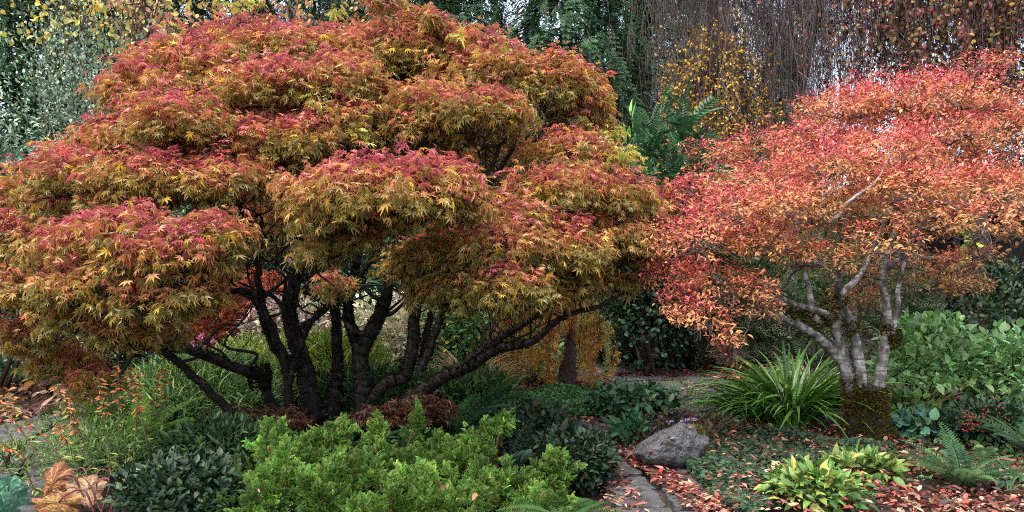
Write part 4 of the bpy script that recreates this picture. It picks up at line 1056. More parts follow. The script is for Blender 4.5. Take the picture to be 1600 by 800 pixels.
# ------------------------------------------------------------------ middle distance
def weeping_larch():
    b = GP(882, 606)
    o = thing('weeping_larch', 'small weeping tree with a curtain of golden orange needles beside the path', 'tree', b)
    s = Mesh()
    P = smooth_path([b + np.array([0, 0, -.05]), U(889, 560, b[1]), U(893, 520, b[1]), U(885, 470, b[1]), U(865, 425, b[1])], 6)
    tube(s, P, [.11, .095, .08, .07, .05], 12, wob=.06)
    s.build('trunk', M_larchbark, o, True)
    br, nd = Mesh(), Mesh()
    arms = []
    for k in range(18):
        px = 768 + (932 - 768) * (k + rng.uniform(.2, .8)) / 18
        e = U(px, rng.uniform(432, 505), b[1]) + np.array([0, rng.uniform(-.75, .8), rng.uniform(-.1, .1)])
        A = smooth_path([P[-1 - k % 8], P[-1 - k % 8] * .5 + e * .5 + np.array([0, 0, .2]), e, e + np.array([rng.normal(0, .05), rng.normal(0, .05), -.2])], 6)
        tube(br, A, [.028, .012, .004], 6); arms.append(A)
    for k in range(270):
        A = arms[rng.integers(0, 18)]; top = A[int(rng.choice([.4, .55, .7, .85, 1.0]) * (len(A) - 1))] + rng.normal(0, .045, 3)
        trunkish = abs(top[0] - b[0]) < .14
        low = rng.choice([.03, .12, .3, .55, .8], p=[.3, .25, .2, .15, .1]) + rng.random() * .12
        end = np.array([top[0] + rng.normal(0, .05), top[1] + rng.normal(0, .07), max(low, .75) if trunkish else low])
        if end[2] > top[2] - .1: continue
        Q = smooth_path([top, (top + end) / 2 + rng.normal(0, .04, 3), end], 8)
        tube(br, Q, [.005, .0015], 4, cap=False)
        n = int(rng.uniform(35, 120)); f = rng.random(n) ** .8
        q = np.stack([np.interp(f, np.linspace(0, 1, len(Q)), Q[:, i]) for i in range(3)], 1)
        a = rng.uniform(0, 6.28, n)
        pal = [['e8ac48', 'dc9c40', 'f0c468'], ['c88c3c', 'b87c36', 'd49a48'], ['d0b85c', 'dcc468', 'c0ac58'], ['98b464', 'acc074', 'c0c070']][rng.choice(4, p=[.3, .34, .2, .16])]
        scatter(nd, [NEED], q, np.stack([np.cos(a) * .7, np.sin(a) * .7, rng.uniform(-1.2, .1, n)], 1), rng.normal(0, 1, (n, 3)), rng.uniform(.03, .075, n), palette(pal, [1, 1, 1], n, .18))
    br.build('branches', M_larchbark, o, True)
    nd.build('foliage', leaf_mat('golden_needle', .6, .5, .3), o)
weeping_larch()

# evergreen hedging behind the path and the beds
YEW = [tpl_spray(8, 0, .03, .2, 55, .3, s) for s in range(3)]
bush('yew', 'dark spreading yew with yellowish tips behind the path and under the coral tree', 'shrub', GP(1080, 572), (1.6, .9), 1.9, YEW, 2600, .3, ['22331a', '1c2c18', '2c3c1c'], [1, 1, 1], M_conifer, clumps=50, up=.0, tips=['4f5a24', '3a4a20', '2a3a1c'], stems=8, zmin=.35)
bush('yew', 'dark yew behind the pale stems and the strap leaves', 'shrub', GP(1290, 568), (1.5, .8), 1.9, YEW, 2000, .3, ['22331a', '1c2c18', '2c4020'], [1, 1, 1], M_conifer, clumps=46, up=.0, tips=['4a5a28', '3a5024'], stems=8)
bush('evergreen_shrub', 'dark rounded evergreen shrub behind the grey green shrub', 'shrub', GP(1560, 565), (1.5, .8), 1.45, OVATE, 4200, .1, ['22361f', '2c4226', '1c2c1c', '4a4a2a'], [2, 2, 2, .7], M_dull, clumps=56)
bush('evergreen_shrub', 'dark evergreen shrub in the gap between the golden curtain and the yew', 'shrub', GP(935, 562), (.9, .7), 1.9, OVATE, 6500, .065, ['18261a', '1f301e', '152018'], [1, 1, 1], M_soft, clumps=56)
bush('evergreen_shrub', 'dark evergreen shrub behind the dry litter at the left edge', 'shrub', GP(40, 572), (1.4, .8), 1.7, OVATE, 3600, .11, ['1f3320', '2a4028', '1a281c'], [1, 1, 1], M_dull, clumps=50)
bush('evergreen_shrub', 'dark evergreen shrub behind the bamboo and variegated leaves', 'shrub', GP(690, 552), (1.7, .7), 1.9, OVATE, 3600, .12, ['1f3320', '2a4028', '1a281c'], [1, 1, 1], M_dull, clumps=50)
bush('evergreen_shrub', 'dark evergreen shrub deep behind the red maple shrub', 'shrub', GP(350, 548), (1.8, .7), 1.9, OVATE, 3600, .12, ['1f3320', '2a4028', '1a281c'], [1, 1, 1], M_dull, clumps=50)
bush('box_ball', 'dark clipped ball shrub in the shade of the garden house', 'shrub', np.array([(1545 - CX) / FPX * 15.5, 15.5, 0]), (.8, .8), 1.7, TINY, 4500, .06, ['22331f', '2c3f28'], [1, 1], M_gloss, clumps=60)
PINN = [tpl_pinnate(9, .26, .055, .3, False, 70, .06, s) for s in range(3)]
bush('mahonia', 'tall dark green mahonia with pinnate leaves between the two colourful trees', 'shrub', np.array([(1045 - CX) / FPX * 11.2, 11.2, 0]), (.8, .7), 3.7, PINN, 1100, .36, ['2a4f2c', '375f34', '204026', '4c784a'], [2, 2, 2, 1], M_gloss, clumps=40, up=.1, stems=9, zmin=1.2)
bush('green_shrub', 'mixed green shrub below the mahonia', 'shrub', np.array([(1010 - CX) / FPX * 10.4, 10.4, 0]), (.6, .5), 2.7, BROAD, 2600, .075, ['203c28', '1a3422', '2c5030'], [2, 2, .7], M_dull, clumps=44, zmin=.15)
bush('bamboo', 'bright green tufted bamboo top above the round mixed shrub', 'bamboo', np.array([(985 - CX) / FPX * 11.6, 11.6, 0]), (.28, .25), 3.6, NARROW, 420, .26, ['6fa048', '82b054'], [1, 1], M_soft, clumps=14, up=1.6, zmin=2.6)
rng = np.random.default_rng(109)
# yellow weeping shrub
def yellow():
    b = np.array([(1125 - CX) / FPX * 13.3, 13.3, 0])
    o = thing('yellow_tree', 'weeping tree of small bright yellow leaves behind the coral crown', 'tree', b)
    s, lv = Mesh(), Mesh()
    tube(s, smooth_path([b, b + np.array([.05, 0, 2.2]), b + np.array([0, 0, 4.5])], 5), [.09, .06, .03], 8)
    s.build('trunk', M_larchbark, o, True)
    br = Mesh()
    for k in range(230):
        a = rng.uniform(0, 6.28); rr = 1.05 * math.sqrt(rng.random())
        zt = 5.0 - .85 * rr ** 2 + rng.normal(0, .4)
        top = b + np.array([math.cos(a) * rr, math.sin(a) * rr * .8, zt])
        end = top + np.array([rng.normal(0, .1), rng.normal(0, .1), -rng.uniform(.8, 2.2)])
        Q = smooth_path([b + np.array([0, 0, 4.3]), (b + np.array([0, 0, 4.9]) + top) / 2, top, (top + end) / 2 + rng.normal(0, .05, 3), end], 4)
        tube(br, Q, [.012, .006, .003], 4, cap=False)
        n = int(rng.uniform(3, 38)); f = rng.uniform(.3, 1, n)
        q = np.stack([np.interp(f, np.linspace(0, 1, len(Q)), Q[:, i]) for i in range(3)], 1) + rng.normal(0, .03, (n, 3))
        scatter(lv, BROAD, q, rng.normal(0, 1, (n, 3)) + np.array([0, 0, -.8]), rng.normal(0, 1, (n, 3)), rng.uniform(.035, .062, n), palette(['c4982e', 'd2a838', 'b0882c'], [2, 2, 1], n, .15))
    br.build('branches', M_larchbark, o, True); lv.build('crown', M_soft, o)
yellow()

rng = np.random.default_rng(110)
# ---- weeping beeches
def weeping(label, base, height, limbs, nstr, leafn, leafcols, lw, drop, leafsize=.075, lean=0.0, tm=None):
    o = thing('weeping_beech', label, 'tree', base)
    base = np.asarray(base, float)
    t = Mesh(); top = base + np.array([0, 0, height])
    P = smooth_path([base + np.array([0, 0, -.1]), base + np.array([.1, 0, height * .3]), base + np.array([lean * .35 - .05, 0, height * .65]), top + np.array([lean, 0, 0])], 6)
    tube(t, P, [.2, .15, .11, .05], 12, wob=.05)
    t.build('trunk', tm or M_twig, o, True)
    arms = []
    for (dx, dy, dz, r0, f0) in limbs:
        st = P[int(f0 * (len(P) - 1))]
        e = base + np.array([dx, dy, dz])
        A = smooth_path([st, st * .6 + e * .4 + np.array([0, 0, .5]), st * .25 + e * .75 + np.array([0, 0, .35]), e], 7)
        A[2:-1] += rng.normal(0, .03, (len(A) - 3, 3))
        m = Mesh(); tube(m, A, [r0, r0 * .7, r0 * .3], 8, wob=.06); m.build('limb', M_twig, o, True)
        arms.append(A)
    s, lv = Mesh(), Mesh()
    for k in range(nstr):
        A = arms[rng.integers(0, len(arms))]
        p = A[int(rng.uniform(.25, 1) * (len(A) - 1))]
        off = np.array([rng.normal(0, .62), rng.normal(0, .55), rng.normal(.1, .22)])
        q = p + off
        L = rng.uniform(*drop)
        e = q + np.array([rng.normal(0, .24), rng.normal(0, .2), -L])
        e[2] = max(e[2], .15)
        mid1 = q * .65 + e * .35 + rng.normal(0, .1, 3); mid2 = q * .3 + e * .7 + rng.normal(0, .11, 3)
        Q = smooth_path([p, (p + q) / 2 + np.array([0, 0, .12]), q, mid1, mid2, e], 3)
        thick = rng.choice([.45, .75, 1.2], p=[.5, .38, .12])
        tube(s, Q, np.array([.013, .008, .006, .004, .0025]) * thick, 3, cap=False)
        for j in range(int(4 + 9 * thick)):
            i0 = rng.integers(3, len(Q) - 2); z = Q[i0]; a = rng.uniform(0, 6.28); l2 = rng.uniform(.2, .9)
            sp = rng.uniform(.1, .5) * l2
            e2 = z + np.array([math.cos(a) * sp, math.sin(a) * sp * .7, -l2])
            k1 = z + np.array([math.cos(a) * sp * .75, math.sin(a) * sp * .5, -l2 * .3])
            tube(s, smooth_path([z, k1, e2 + rng.normal(0, .03, 3)], 3), [.0045, .002], 3, cap=False)
            if rng.random() < .5:
                e3 = k1 + np.array([rng.normal(0, .12), rng.normal(0, .08), -rng.uniform(.15, .5)])
                tube(s, smooth_path([k1, k1 * .5 + e3 * .5 + rng.normal(0, .03, 3), e3], 2), [.003, .0018], 3, cap=False)
        n = rng.poisson(leafn)
        if n:
            f = rng.uniform(.3, 1, n)
            w = np.stack([np.interp(f, np.linspace(0, 1, len(Q)), Q[:, i]) for i in range(3)], 1) + rng.normal(0, .05, (n, 3))
            scatter(lv, BROAD, w, rng.normal(0, .6, (n, 3)) + np.array([0, 0, -1.0]), rng.normal(0, 1, (n, 3)), leafsize * rng.uniform(.6, 1.2, n), palette(leafcols, lw, n, .2), roll=.5)
    s.build('hanging_twigs', M_twig, o)
    if lv.n: lv.build('leaves', M_dry, o)
    return o
wb = np.array([(1225 - CX) / FPX * 14.0, 14.0, 0])
weeping('weeping beech with a mostly bare curtain of brown hanging twigs', wb, 7.2,
        [(-2.4, -.6, 6.9, .05, .85), (-1.7, .6, 7.1, .05, .9), (-1.1, -.8, 6.9, .05, .8), (-.3, .3, 7.3, .05, .9), (.3, -1.0, 6.7, .05, .6), (1.3, .5, 7.2, .05, .9), (1.7, -.8, 6.8, .05, .85), (-.2, -.6, 6.3, .05, .6), (-1.5, .2, 6.4, .04, .7)],
        640, 1.2, ['6a3a30', '7a4434', '8a6a3a'], [2, 2, 1], (1.6, 4.2), lean=1.0, tm=M_palebark)
wb2 = np.array([(1520 - CX) / FPX * 13.2, 13.2, 0])
weeping('weeping beech still hung with purple brown and ochre leaves', wb2, 6.8,
        [(-2.2, -.3, 6.8, .05, .85), (-1.6, -.5, 6.6, .05, .85), (-1.1, .4, 6.9, .06, .9), (-.5, -.8, 6.7, .06, .85), (.3, .4, 7.0, .06, .9), (.7, -.8, 6.6, .07, .6), (1.5, 0, 6.7, .06, .85), (1.9, -.7, 6.4, .06, .8)],
        430, 60, ['5a2c2c', '6a3430', '7a4438', '7a6a2c', '8a6a2e', '4f5a2a'], [3, 3, 1.5, 1.6, 1.6, .8], (1.4, 4.0), tm=M_larchbark)

rng = np.random.default_rng(111)
# ---- big conifers
CED = [tpl_spray(8, 3, .022, .75, 38, .36, s, lift=-.25) for s in range(4)]
def conifer_mesh(seed, H, R, n):
    fo, lb = Mesh(), Mesh()
    z = H * (1 - rng.random(n) ** .75 * .93)
    rr = R * (1 - z / H) ** .7
    a = rng.uniform(0, 6.28, n)
    f = rng.random(n) ** .4
    lobes = .82 + .18 * np.sin(a * 5 + z * 2.2)
    pos = np.stack([np.cos(a) * rr * f * lobes, np.sin(a) * rr * f * lobes, z - .35 * f * rr * .4], 1)
    d = np.stack([np.cos(a), np.sin(a), np.full(n, -.75)], 1) + rng.normal(0, .3, (n, 3))
    nn = np.stack([np.cos(a) * .6, np.sin(a) * .6, np.full(n, .8)], 1) + rng.normal(0, .25, (n, 3))
    c = palette(['1f3a26', '25432a', '1a3022'], [1, 1, 1], n, .2)
    t = palette(['3a6438', '466f3e', '2c5030', '5a4a2c'], [2, 1.5, 2, .12], n, .2)
    scatter(fo, CED, pos, d, nn, rng.uniform(.4, .8, n), c, t, roll=.35)
    for k in range(90):
        zz = H * (.06 + .9 * k / 90); b = R * (1 - zz / H) ** .7; aa = k * 2.4
        tube(lb, smooth_path([np.array([0, 0, zz]), np.array([math.cos(aa) * b * .5, math.sin(aa) * b * .5, zz + .05]), np.array([math.cos(aa) * b * .95, math.sin(aa) * b * .95, zz - .3])], 3), [.04, .012], 5, cap=False)
    return fo, lb
CON = [(490, 26, 'dark cedar filling the gap behind the highest maple mound', 1.0, 4.6, 1), (120, 27, 'dark cedar farthest back, behind the grey green shrub', 1.0, 3.3, 0), (310, 23, 'dark cedar filling the gap between the peach leaves and the maple top', .95, 1.7, 0), (1105, 25, 'dark cedar behind the yellow weeping tree', .9, 5.6, 1), (1225, 29, 'dark cedar farthest from the path, behind the thickest bare twigs', .82, .9, 0), (705, 19.5, 'dark cedar behind the middle of the maple crown, its drooping sprays lightest', 1.0, 0, 0), (885, 18.5, 'dark cedar behind the right shoulder of the maple', 1.0, 1.3, 1), (1010, 21, 'dark cedar behind the bare weeping twigs', 1.0, 2.2, 0), (575, 22, 'dark cedar behind the maple top', .95, 3.9, 1), (400, 25, 'dark cedar far behind the maple crown and the peach leaves', .9, 5.1, 0), (210, 24, 'dark cedar behind the yellow leaved tree', .95, .6, 1), (30, 22, 'dark cedar showing in the top corner behind the grey green shrub', 1.0, 2.9, 0), (-160, 20, 'dark cedar beyond the side of the photo by the grey green shrub', 1.0, 4.2, 1)]
protos = []
for v in range(2):
    fo, lb = conifer_mesh(v, 12.5, 3.1, 2400)
    tr = Mesh(); tube(tr, smooth_path([np.array([0, 0, -.2]), np.array([.05, 0, 5]), np.array([0, .03, 12.3])], 6), [.28, .2, .03], 10, wob=.04)
    protos.append((fo, lb, tr))
made = {}
for (px, dep, label, sc_, rz, v) in CON:
    o = thing('cedar', label, 'tree', ((px - CX) / FPX * dep, dep, 0), 'dark cedars behind the garden')
    if v not in made:
        made[v] = []
        for nm, mesh, mt in zip(('crown', 'branches', 'trunk'), protos[v], (M_conifer, M_larchbark, M_larchbark)):
            q = mesh.build(nm, mt); q.parent = o; made[v].append(q)
    else:
        for src in made[v]:
            q = src.copy(); COL.objects.link(q); q.parent = o
    o.rotation_euler = (0, 0, rz); o.scale = (sc_, sc_, sc_)

rng = np.random.default_rng(112)
# ---- left background shrubs
def big_shrub(name, label, px, dep, h, r, tpls, n, leaf, cols, wts, mat, clumps=70, tips=None, zmin=.4, up=.3):
    return bush(name, label, 'shrub', np.array([(px - CX) / FPX * dep, dep, 0]), r, h, tpls, n, leaf, cols, wts, mat, clumps=clumps, tips=tips, stems=16, zmin=zmin, crad=.17, up=up)
big_shrub('grey_green_shrub', 'tall grey green small leaved shrub behind the left side of the maple', 130, 9.8, 4.85, (1.5, 1.0), OVATE, 16500, .052, ['6c8468', '82967e', '587056', '98a892', '84925c'], [3, 3, 3, 1.2, .7], M_gloss, 130)
big_shrub('grey_green_shrub', 'grey green small leaved shrub at the left edge, darker than its neighbour', -40, 9.0, 3.5, (.9, .8), OVATE, 4200, .075, ['607c64', '7a927a', '4c6650'], [1, 1, 1], M_gloss, 80)
def yl_tree(label, px, dep, h, r, cols, wts, n, z0):
    b = np.array([(px - CX) / FPX * dep, dep, 0])
    o = thing('yellow_leaf_tree', label, 'tree', b)
    t, lv = Mesh(), Mesh()
    P = smooth_path([b, b + np.array([.1, 0, h * .5]), b + np.array([0, 0, h])], 5); tube(t, P, [.09, .06, .02], 8)
    tips = b + np.stack([rng.normal(0, r * .5, 60), rng.normal(0, r * .4, 60), rng.uniform(z0, h + .4, 60)], 1)
    for q in tips: tube(t, smooth_path(wander(P[rng.integers(3, len(P))], q, 3, .08), 3), [.016, .004], 5, cap=False)
    t.build('trunk', M_larchbark, o, True)
    k = rng.integers(0, 60, n)
    scatter(lv, BROAD, tips[k] + rng.normal(0, .18, (n, 3)), rng.normal(0, .7, (n, 3)) + np.array([0, 0, -.7]), rng.normal(0, .6, (n, 3)) + np.array([0, -.6, .8]), .09 * rng.uniform(.6, 1.3, n), palette(cols, wts, n, .15), roll=.4)
    lv.build('crown', M_soft, o)
yl_tree('yellow leaved tree rising out of the grey green shrub', 105, 11, 5.2, .55, ['c4b24a', 'b8a840', '9aa04a', 'd0a848'], [2, 2, 1, 1], 300, 4.6)
yl_tree('peach and yellow leaved tree beside the top of the maple', 225, 11.5, 5.3, .8, ['c89a6a', 'b88a70', 'c4b050', '8a9a58', 'c08068'], [2, 2, 2, 1.5, 1], 620, 4.7)
yl_tree('peach leaved tree just peeping over the top of the maple', 450, 13, 5.75, 1.2, ['c08a68', 'b07a60', 'b8a050', '8a8a58'], [2, 1, 1, 1], 600, 4.6)

# ---- garden house: dark timber posts and trellis behind the coral tree
def post_mesh(m, p, w, h, z0=0.0):
    x, y = p; hw = w / 2
    v = [(x + sx * hw, y + sy * hw, z) for z in (z0, z0 + h) for sx, sy in ((-1, -1), (1, -1), (1, 1), (-1, 1))]
    m.add(v, quads=[(0, 3, 2, 1), (4, 5, 6, 7), (0, 1, 5, 4), (1, 2, 6, 5), (2, 3, 7, 6), (3, 0, 4, 7)])
def beam(m, a, b, w):
    a, b = np.array(a), np.array(b); d = nrm(b - a); s = nrm(np.cross(d, [0, 0, 1.0])); u = np.cross(s, d)
    v = [p + s * sx * w / 2 + u * sz * w / 2 for p in (a, b) for sx, sz in ((-1, -1), (1, -1), (1, 1), (-1, 1))]
    m.add(v, quads=[(0, 3, 2, 1), (4, 5, 6, 7), (0, 1, 5, 4), (1, 2, 6, 5), (2, 3, 7, 6), (3, 0, 4, 7)])
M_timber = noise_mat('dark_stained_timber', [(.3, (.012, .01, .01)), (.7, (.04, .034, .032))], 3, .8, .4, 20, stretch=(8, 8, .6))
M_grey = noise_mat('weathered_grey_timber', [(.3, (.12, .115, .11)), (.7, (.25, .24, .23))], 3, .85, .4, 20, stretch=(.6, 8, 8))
def house():
    d = 16.0
    x = lambda px: (px - CX) / FPX * d
    b = np.array([x(1500), d, 0])
    o = thing('garden_shelter', 'dark timber garden shelter in deep shade behind the coral tree', 'shelter', b)
    for px in (1412, 1492, 1508, 1640):
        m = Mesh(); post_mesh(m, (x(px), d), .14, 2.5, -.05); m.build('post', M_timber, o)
    m = Mesh()
    v = [(x(1405), d + 1.8, 0), (x(1720), d + 1.8, 0), (x(1720), d + 1.95, 0), (x(1405), d + 1.95, 0)]
    v = v + [(a, q, 2.5) for a, q, _ in v]
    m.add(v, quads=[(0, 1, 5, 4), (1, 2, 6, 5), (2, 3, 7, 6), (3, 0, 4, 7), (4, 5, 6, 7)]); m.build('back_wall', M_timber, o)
    m = Mesh()
    z = 2.5; v = [(x(1385), d - .4, z), (x(1740), d - .4, z), (x(1740), d + 2.3, z + .5), (x(1385), d + 2.3, z + .5)]
    v = v + [(a, q, zz + .1) for a, q, zz in v]
    m.add(v, quads=[(3, 2, 1, 0), (4, 5, 6, 7), (0, 1, 5, 4), (1, 2, 6, 5), (2, 3, 7, 6), (3, 0, 4, 7)]); m.build('roof', M_timber, o)
    for py in (402, 424, 446, 470):
        m = Mesh(); zz = EYE - (py - CY) / FPX * d
        beam(m, (x(1418), d - .03, zz), (x(1487), d - .03, zz), .06); m.build('trellis_rail', M_grey, o)
house()
o = thing('handrail', 'black sloping handrail in the shade by the right edge', 'railing', U(1590, 445, 14.8) * [1, 1, 0])
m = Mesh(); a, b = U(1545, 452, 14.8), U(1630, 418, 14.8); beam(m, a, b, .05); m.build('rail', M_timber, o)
for f in np.linspace(.05, .95, 7):
    p = a * (1 - f) + b * f; m = Mesh(); post_mesh(m, (p[0], p[1]), .03, p[2] - .02, 0); m.build('baluster', M_timber, o)
# ---- vine with lime leaves
o = thing('vine', 'thin vine of lime green leaves on the dark shelter post', 'vine', U(1510, 500, 13) * [1, 1, 0])
s, lv = Mesh(), Mesh()
Q = smooth_path([U(1510, 520, 13) * [1, 1, 0], U(1512, 500, 13), U(1505, 440, 13), U(1512, 390, 13), U(1508, 345, 13)], 8); tube(s, Q, [.008, .004], 4); s.build('stem', M_twig, o)
n = 46; f = rng.uniform(.45, 1, n); q = np.stack([np.interp(f, np.linspace(0, 1, len(Q)), Q[:, i]) for i in range(3)], 1) + rng.normal(0, .06, (n, 3))
scatter(lv, BROAD, q, rng.normal(0, .7, (n, 3)) + [0, 0, -.5], rng.normal(0, .3, (n, 3)) + [0, -1, .4], .13, palette(['8aa84a', '9ab04c', 'b0b048'], [1, 1, 1], n)); lv.build('leaves', M_soft, o)
rng = np.random.default_rng(113)
# ---- far wood
m = Mesh()
n = 9000
px = rng.uniform(-900, 2500, n); dep = rng.uniform(30, 55, n)
x = (px - CX) / FPX * dep
hz = 4.5 + 1.2 * np.sin(x * .35) + .6 * np.sin(x * 1.1 + 2)
hz = np.where(px < 1000, hz + 2.5, hz)
pos = np.stack([x, dep, hz * rng.random(n) ** .6], 1)
scatter(m, CED, pos, rng.normal(0, .5, (n, 3)) + np.array([0, -.3, -.5]), rng.normal(0, .3, (n, 3)) + np.array([0, -.8, .6]), rng.uniform(1.6, 2.8, n), palette(['22382a', '2c4530', '3a4a30', '4a4428'], [2, 2, 1, .4], n), roll=.4)
kind(m.build('distant_wood', M_conifer), 'stuff', 'dim mass of far trees beyond the garden', 'wood')
rng = np.random.default_rng(114)
# ------------------------------------------------------------------ litter and ground cover (nobody could count it)
def area(poly, n, ymin=None):
    """random ground points inside a pixel polygon, even on the ground"""
    G = np.array([GP(*q)[:2] for q in poly])
    lo, hi = G.min(0), G.max(0); out = []
    while len(out) < n:
        p = rng.uniform(lo, hi)
        ins = False; j = len(G) - 1
        for i in range(len(G)):
            if (G[i, 1] > p[1]) != (G[j, 1] > p[1]) and p[0] < (G[j, 0] - G[i, 0]) * (p[1] - G[i, 1]) / (G[j, 1] - G[i, 1]) + G[i, 0]: ins = not ins
            j = i
        if ins: out.append(p)
    return np.array(out)
FLAT = [tpl_leaf(.24, .14, -.25, 3), tpl_leaf(.26, .1, .2, 3), tpl_leaf(.2, .2, -.1, 3), tpl_leaf(.3, -.12, .3, 3)]
LIT = Mesh()
def litter(poly, n, size, cols, wts, z=(.0, .02), tilt=.3):
    p = area(poly, int(n * 1.9))
    w = .75 + .25 * np.sin(p[:, 0] * 4.3 + 1.7 * np.sin(p[:, 1] * 3.1)) + .25 * np.cos(p[:, 1] * 6.1 + 2 * np.sin(p[:, 0] * 2.3))
    p = p[np.argsort(rng.random(len(p)) ** .6 / np.clip(w, .06, 1))[:n]]; n = len(p); a = rng.uniform(0, 6.28, n)
    pos = np.column_stack([p, rng.uniform(z[0], z[1], n)])
    scatter(LIT, FLAT, pos, np.stack([np.cos(a), np.sin(a), rng.normal(0, tilt * .6, n)], 1), np.stack([rng.normal(0, tilt, n), rng.normal(0, tilt, n), np.ones(n)], 1), size * np.clip(rng.lognormal(-.05, .33, n), .4, 2.2), palette(cols, wts, n, .25), roll=.2)
REDS, RW = ['8f4038', '742e30', 'a06a56', 'b0927c', '805a44', '56302a', '9a765c', '3c2a22'], [2, 2, 1.8, 1.4, 2.2, 2.2, 1.2, 2]
litter([(955, 690), (1005, 690), (1010, 735), (1060, 745), (1150, 812), (1085, 805), (1005, 745), (960, 715)], 1000, .046, REDS, RW, (.03, .05))
litter([(960, 720), (1020, 810), (950, 815), (930, 760)], 160, .045, REDS, RW, (.03, .045))
litter([(880, 640), (1130, 600), (1130, 650), (1000, 660), (930, 690), (860, 680)], 260, .055, REDS, RW, (.03, .045))
litter([(1380, 640), (1480, 620), (1700, 640), (1750, 830), (1330, 830), (1380, 700)], 11000, .05, REDS + ['4a3426'], RW + [2], (-.02, .03))
litter([(1080, 690), (1330, 680), (1400, 700), (1360, 830), (1130, 830)], 1000, .042, REDS + ['c8a878'], RW + [1], (.05, .13))
litter([(1090, 660), (1320, 650), (1330, 700), (1080, 700)], 700, .045, REDS, RW, (0, .04))
litter([(830, 585), (960, 575), (1000, 562), (1250, 562), (1250, 600), (1100, 598), (950, 588), (960, 610), (830, 620)], 4200, .07, ['7a3a38', '5a2c2c', '8a4a40', '4a2a26', '9a6a54'], [3, 3, 2, 2, .8], (-.02, .03))
litter([(800, 640), (960, 648), (970, 660), (860, 668), (800, 664)], 420, .06, REDS, RW, (0, .04))
litter([(200, 700), (560, 650), (800, 660), (800, 720), (200, 740)], 1500, .06, ['5a3a28', '7a4a30', '4a3020', '8a3a30'], [2, 1, 2, 1], (0, .03))
dg_c = []
for (px, py, dep) in [(1030, 690, 5.78), (1045, 684, 5.8), (1040, 700, 5.74), (1062, 676, 5.86), (1075, 668, 5.92), (1070, 705, 5.76), (1022, 705, 5.74), (1083, 690, 5.86)]:
    dg_c.append(U(px, py, dep))
for (px, py, dep) in [(520, 762, 4.8), (690, 757, 4.8), (450, 742, 4.9), (610, 735, 5.0), (745, 770, 4.75), (575, 780, 4.65), (820, 762, 4.9), (405, 770, 4.7)]:
    dg_c.append(U(px, py, dep))
n = len(dg_c); a = rng.uniform(0, 6.28, n)
scatter(LIT, FLAT, np.array(dg_c), np.stack([np.cos(a), np.sin(a), rng.normal(0, .3, n)], 1), np.stack([rng.normal(0, .3, n), rng.normal(-.5, .2, n), np.ones(n)], 1), .05 * rng.uniform(.7, 1.3, n), palette(REDS, RW, n))
kind(LIT.build('fallen_leaves', M_dry), 'stuff', 'red, pink and tan fallen leaves strewn over beds and path', 'fallen leaves')
LIT = Mesh()
litter([(-80, 655), (-60, 600), (190, 600), (200, 650), (60, 668)], 800, .12, ['7a6050', '5c463c', '94765c', 'a08058', '6a4a4a'], [3, 3, 2, 1, 2], (0, .08), .5)
litter([(-80, 640), (-60, 610), (40, 612), (50, 640)], 40, .14, ['c8985a', 'd0a468', 'b8804a'], [1, 1, 1], (.05, .12), .5)
kind(LIT.build('dry_leaf_litter', M_dry), 'stuff', 'large brown curled dead leaves behind the left paving', 'dead leaves')
def cover(name, label, poly, n, tpls, size, cols, wts, z, mat=None, up=.5, cat='ground cover'):
    p = area(poly, n); a = rng.uniform(0, 6.28, n); m = Mesh()
    hgt = z[0] + (z[1] - z[0]) * (.55 + .45 * np.sin(p[:, 0] * 7 + 1) * np.cos(p[:, 1] * 6)) * rng.random(n)
    pos = np.column_stack([p, hgt])
    scatter(m, tpls, pos, np.stack([np.cos(a), np.sin(a), up + rng.normal(0, .3, n)], 1), np.stack([rng.normal(0, .4, n), rng.normal(0, .4, n) - .2, np.ones(n)], 1), size * rng.uniform(.6, 1.25, n), palette(cols, wts, n, .2), roll=.3)
    kind(m.build(name, mat or M_soft), 'stuff', label, cat)
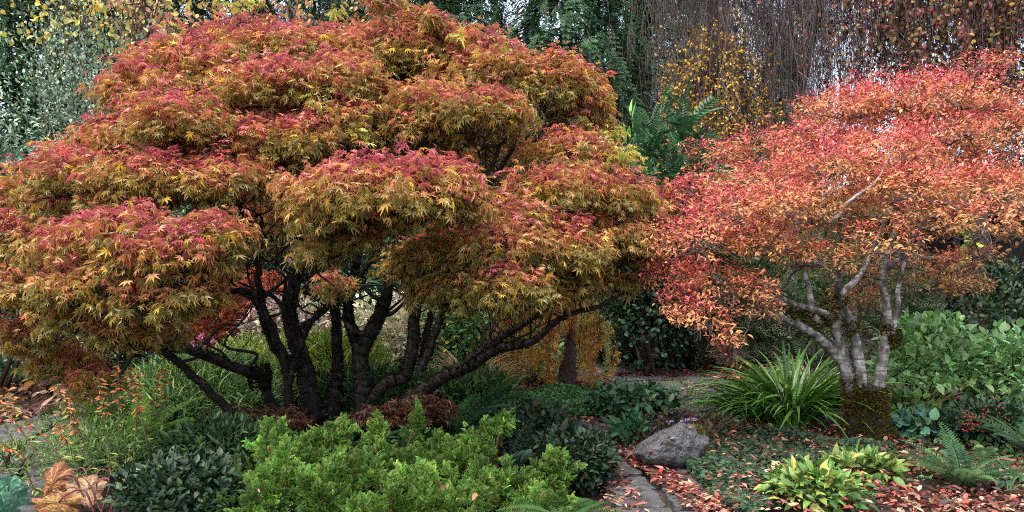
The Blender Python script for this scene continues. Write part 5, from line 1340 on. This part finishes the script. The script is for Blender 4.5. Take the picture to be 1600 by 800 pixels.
cover('ground_cover', 'dark lobed ground cover spotted with fallen leaves right of the boulder', [(1085, 700), (1120, 680), (1330, 690), (1400, 705), (1330, 740), (1230, 770), (1180, 830), (1130, 800), (1075, 742)], 13000, [tpl_maple(.2, .2, .04, 7), tpl_maple(.35, .22, .05, 8)], .032, ['3a5238', '2f4632', '465c3a', '54563a'], [3, 3, 2, 1], (.02, .13))
cover('ground_cover', 'bright green low mat in front of the golden curtain', [(800, 622), (940, 612), (962, 640), (940, 655), (850, 662), (790, 660)], 12000, TINY, .045, ['44703a', '568446', '365e30', '6a9450'], [3, 2, 3, 1], (.02, .14), up=1.0)
cover('ground_cover', 'sparse mixed green ground cover across the shaded beds', [(150, 780), (170, 660), (300, 615), (780, 600), (800, 700), (700, 790), (300, 830)], 9000, OVATE, .07, ['34502e', '2a4228', '4a6638', '5a6a38'], [2, 2, 1.5, .7], (.0, .16))
cover('ground_cover', 'scattered green leaves through the litter on the right', [(1330, 690), (1480, 640), (1700, 660), (1700, 760), (1400, 760)], 900, OVATE, .07, ['3f6238', '34502e', '567a48'], [1, 1, 1], (.01, .1))
cover('ground_cover', 'thin moss and leaves growing along the left paving', [(-100, 700), (60, 665), (120, 690), (60, 760), (-60, 790)], 500, TINY, .03, ['6a8430', '7a9438'], [1, 1], (.0, .03))
cover('ground_cover', 'far low green plants behind the maple', [(-200, 600), (-200, 560), (900, 555), (900, 590), (760, 612), (300, 612)], 9000, OVATE, .11, ['3a5a34', '2c4a2c', '55703c', '6a7a44'], [2, 2, 1, .6], (.0, .5))
cover('ground_cover', 'yellow green moss in the joints of the winding path', [(950, 700), (1000, 690), (1020, 740), (1120, 815), (950, 815), (940, 740)], 420, TINY, .016, ['5f7a28', '6f8a34', '4a5c24'], [1, 1, 1], (.0, .03))
cover('ground_cover', 'yellow green moss on the far bend of the path', [(960, 585), (1110, 595), (1110, 640), (1010, 650), (900, 680), (930, 650), (1040, 615)], 1500, TINY, .026, ['5f7a28', '7a9438', '4a5c24'], [1, 1, 1], (.0, .036))
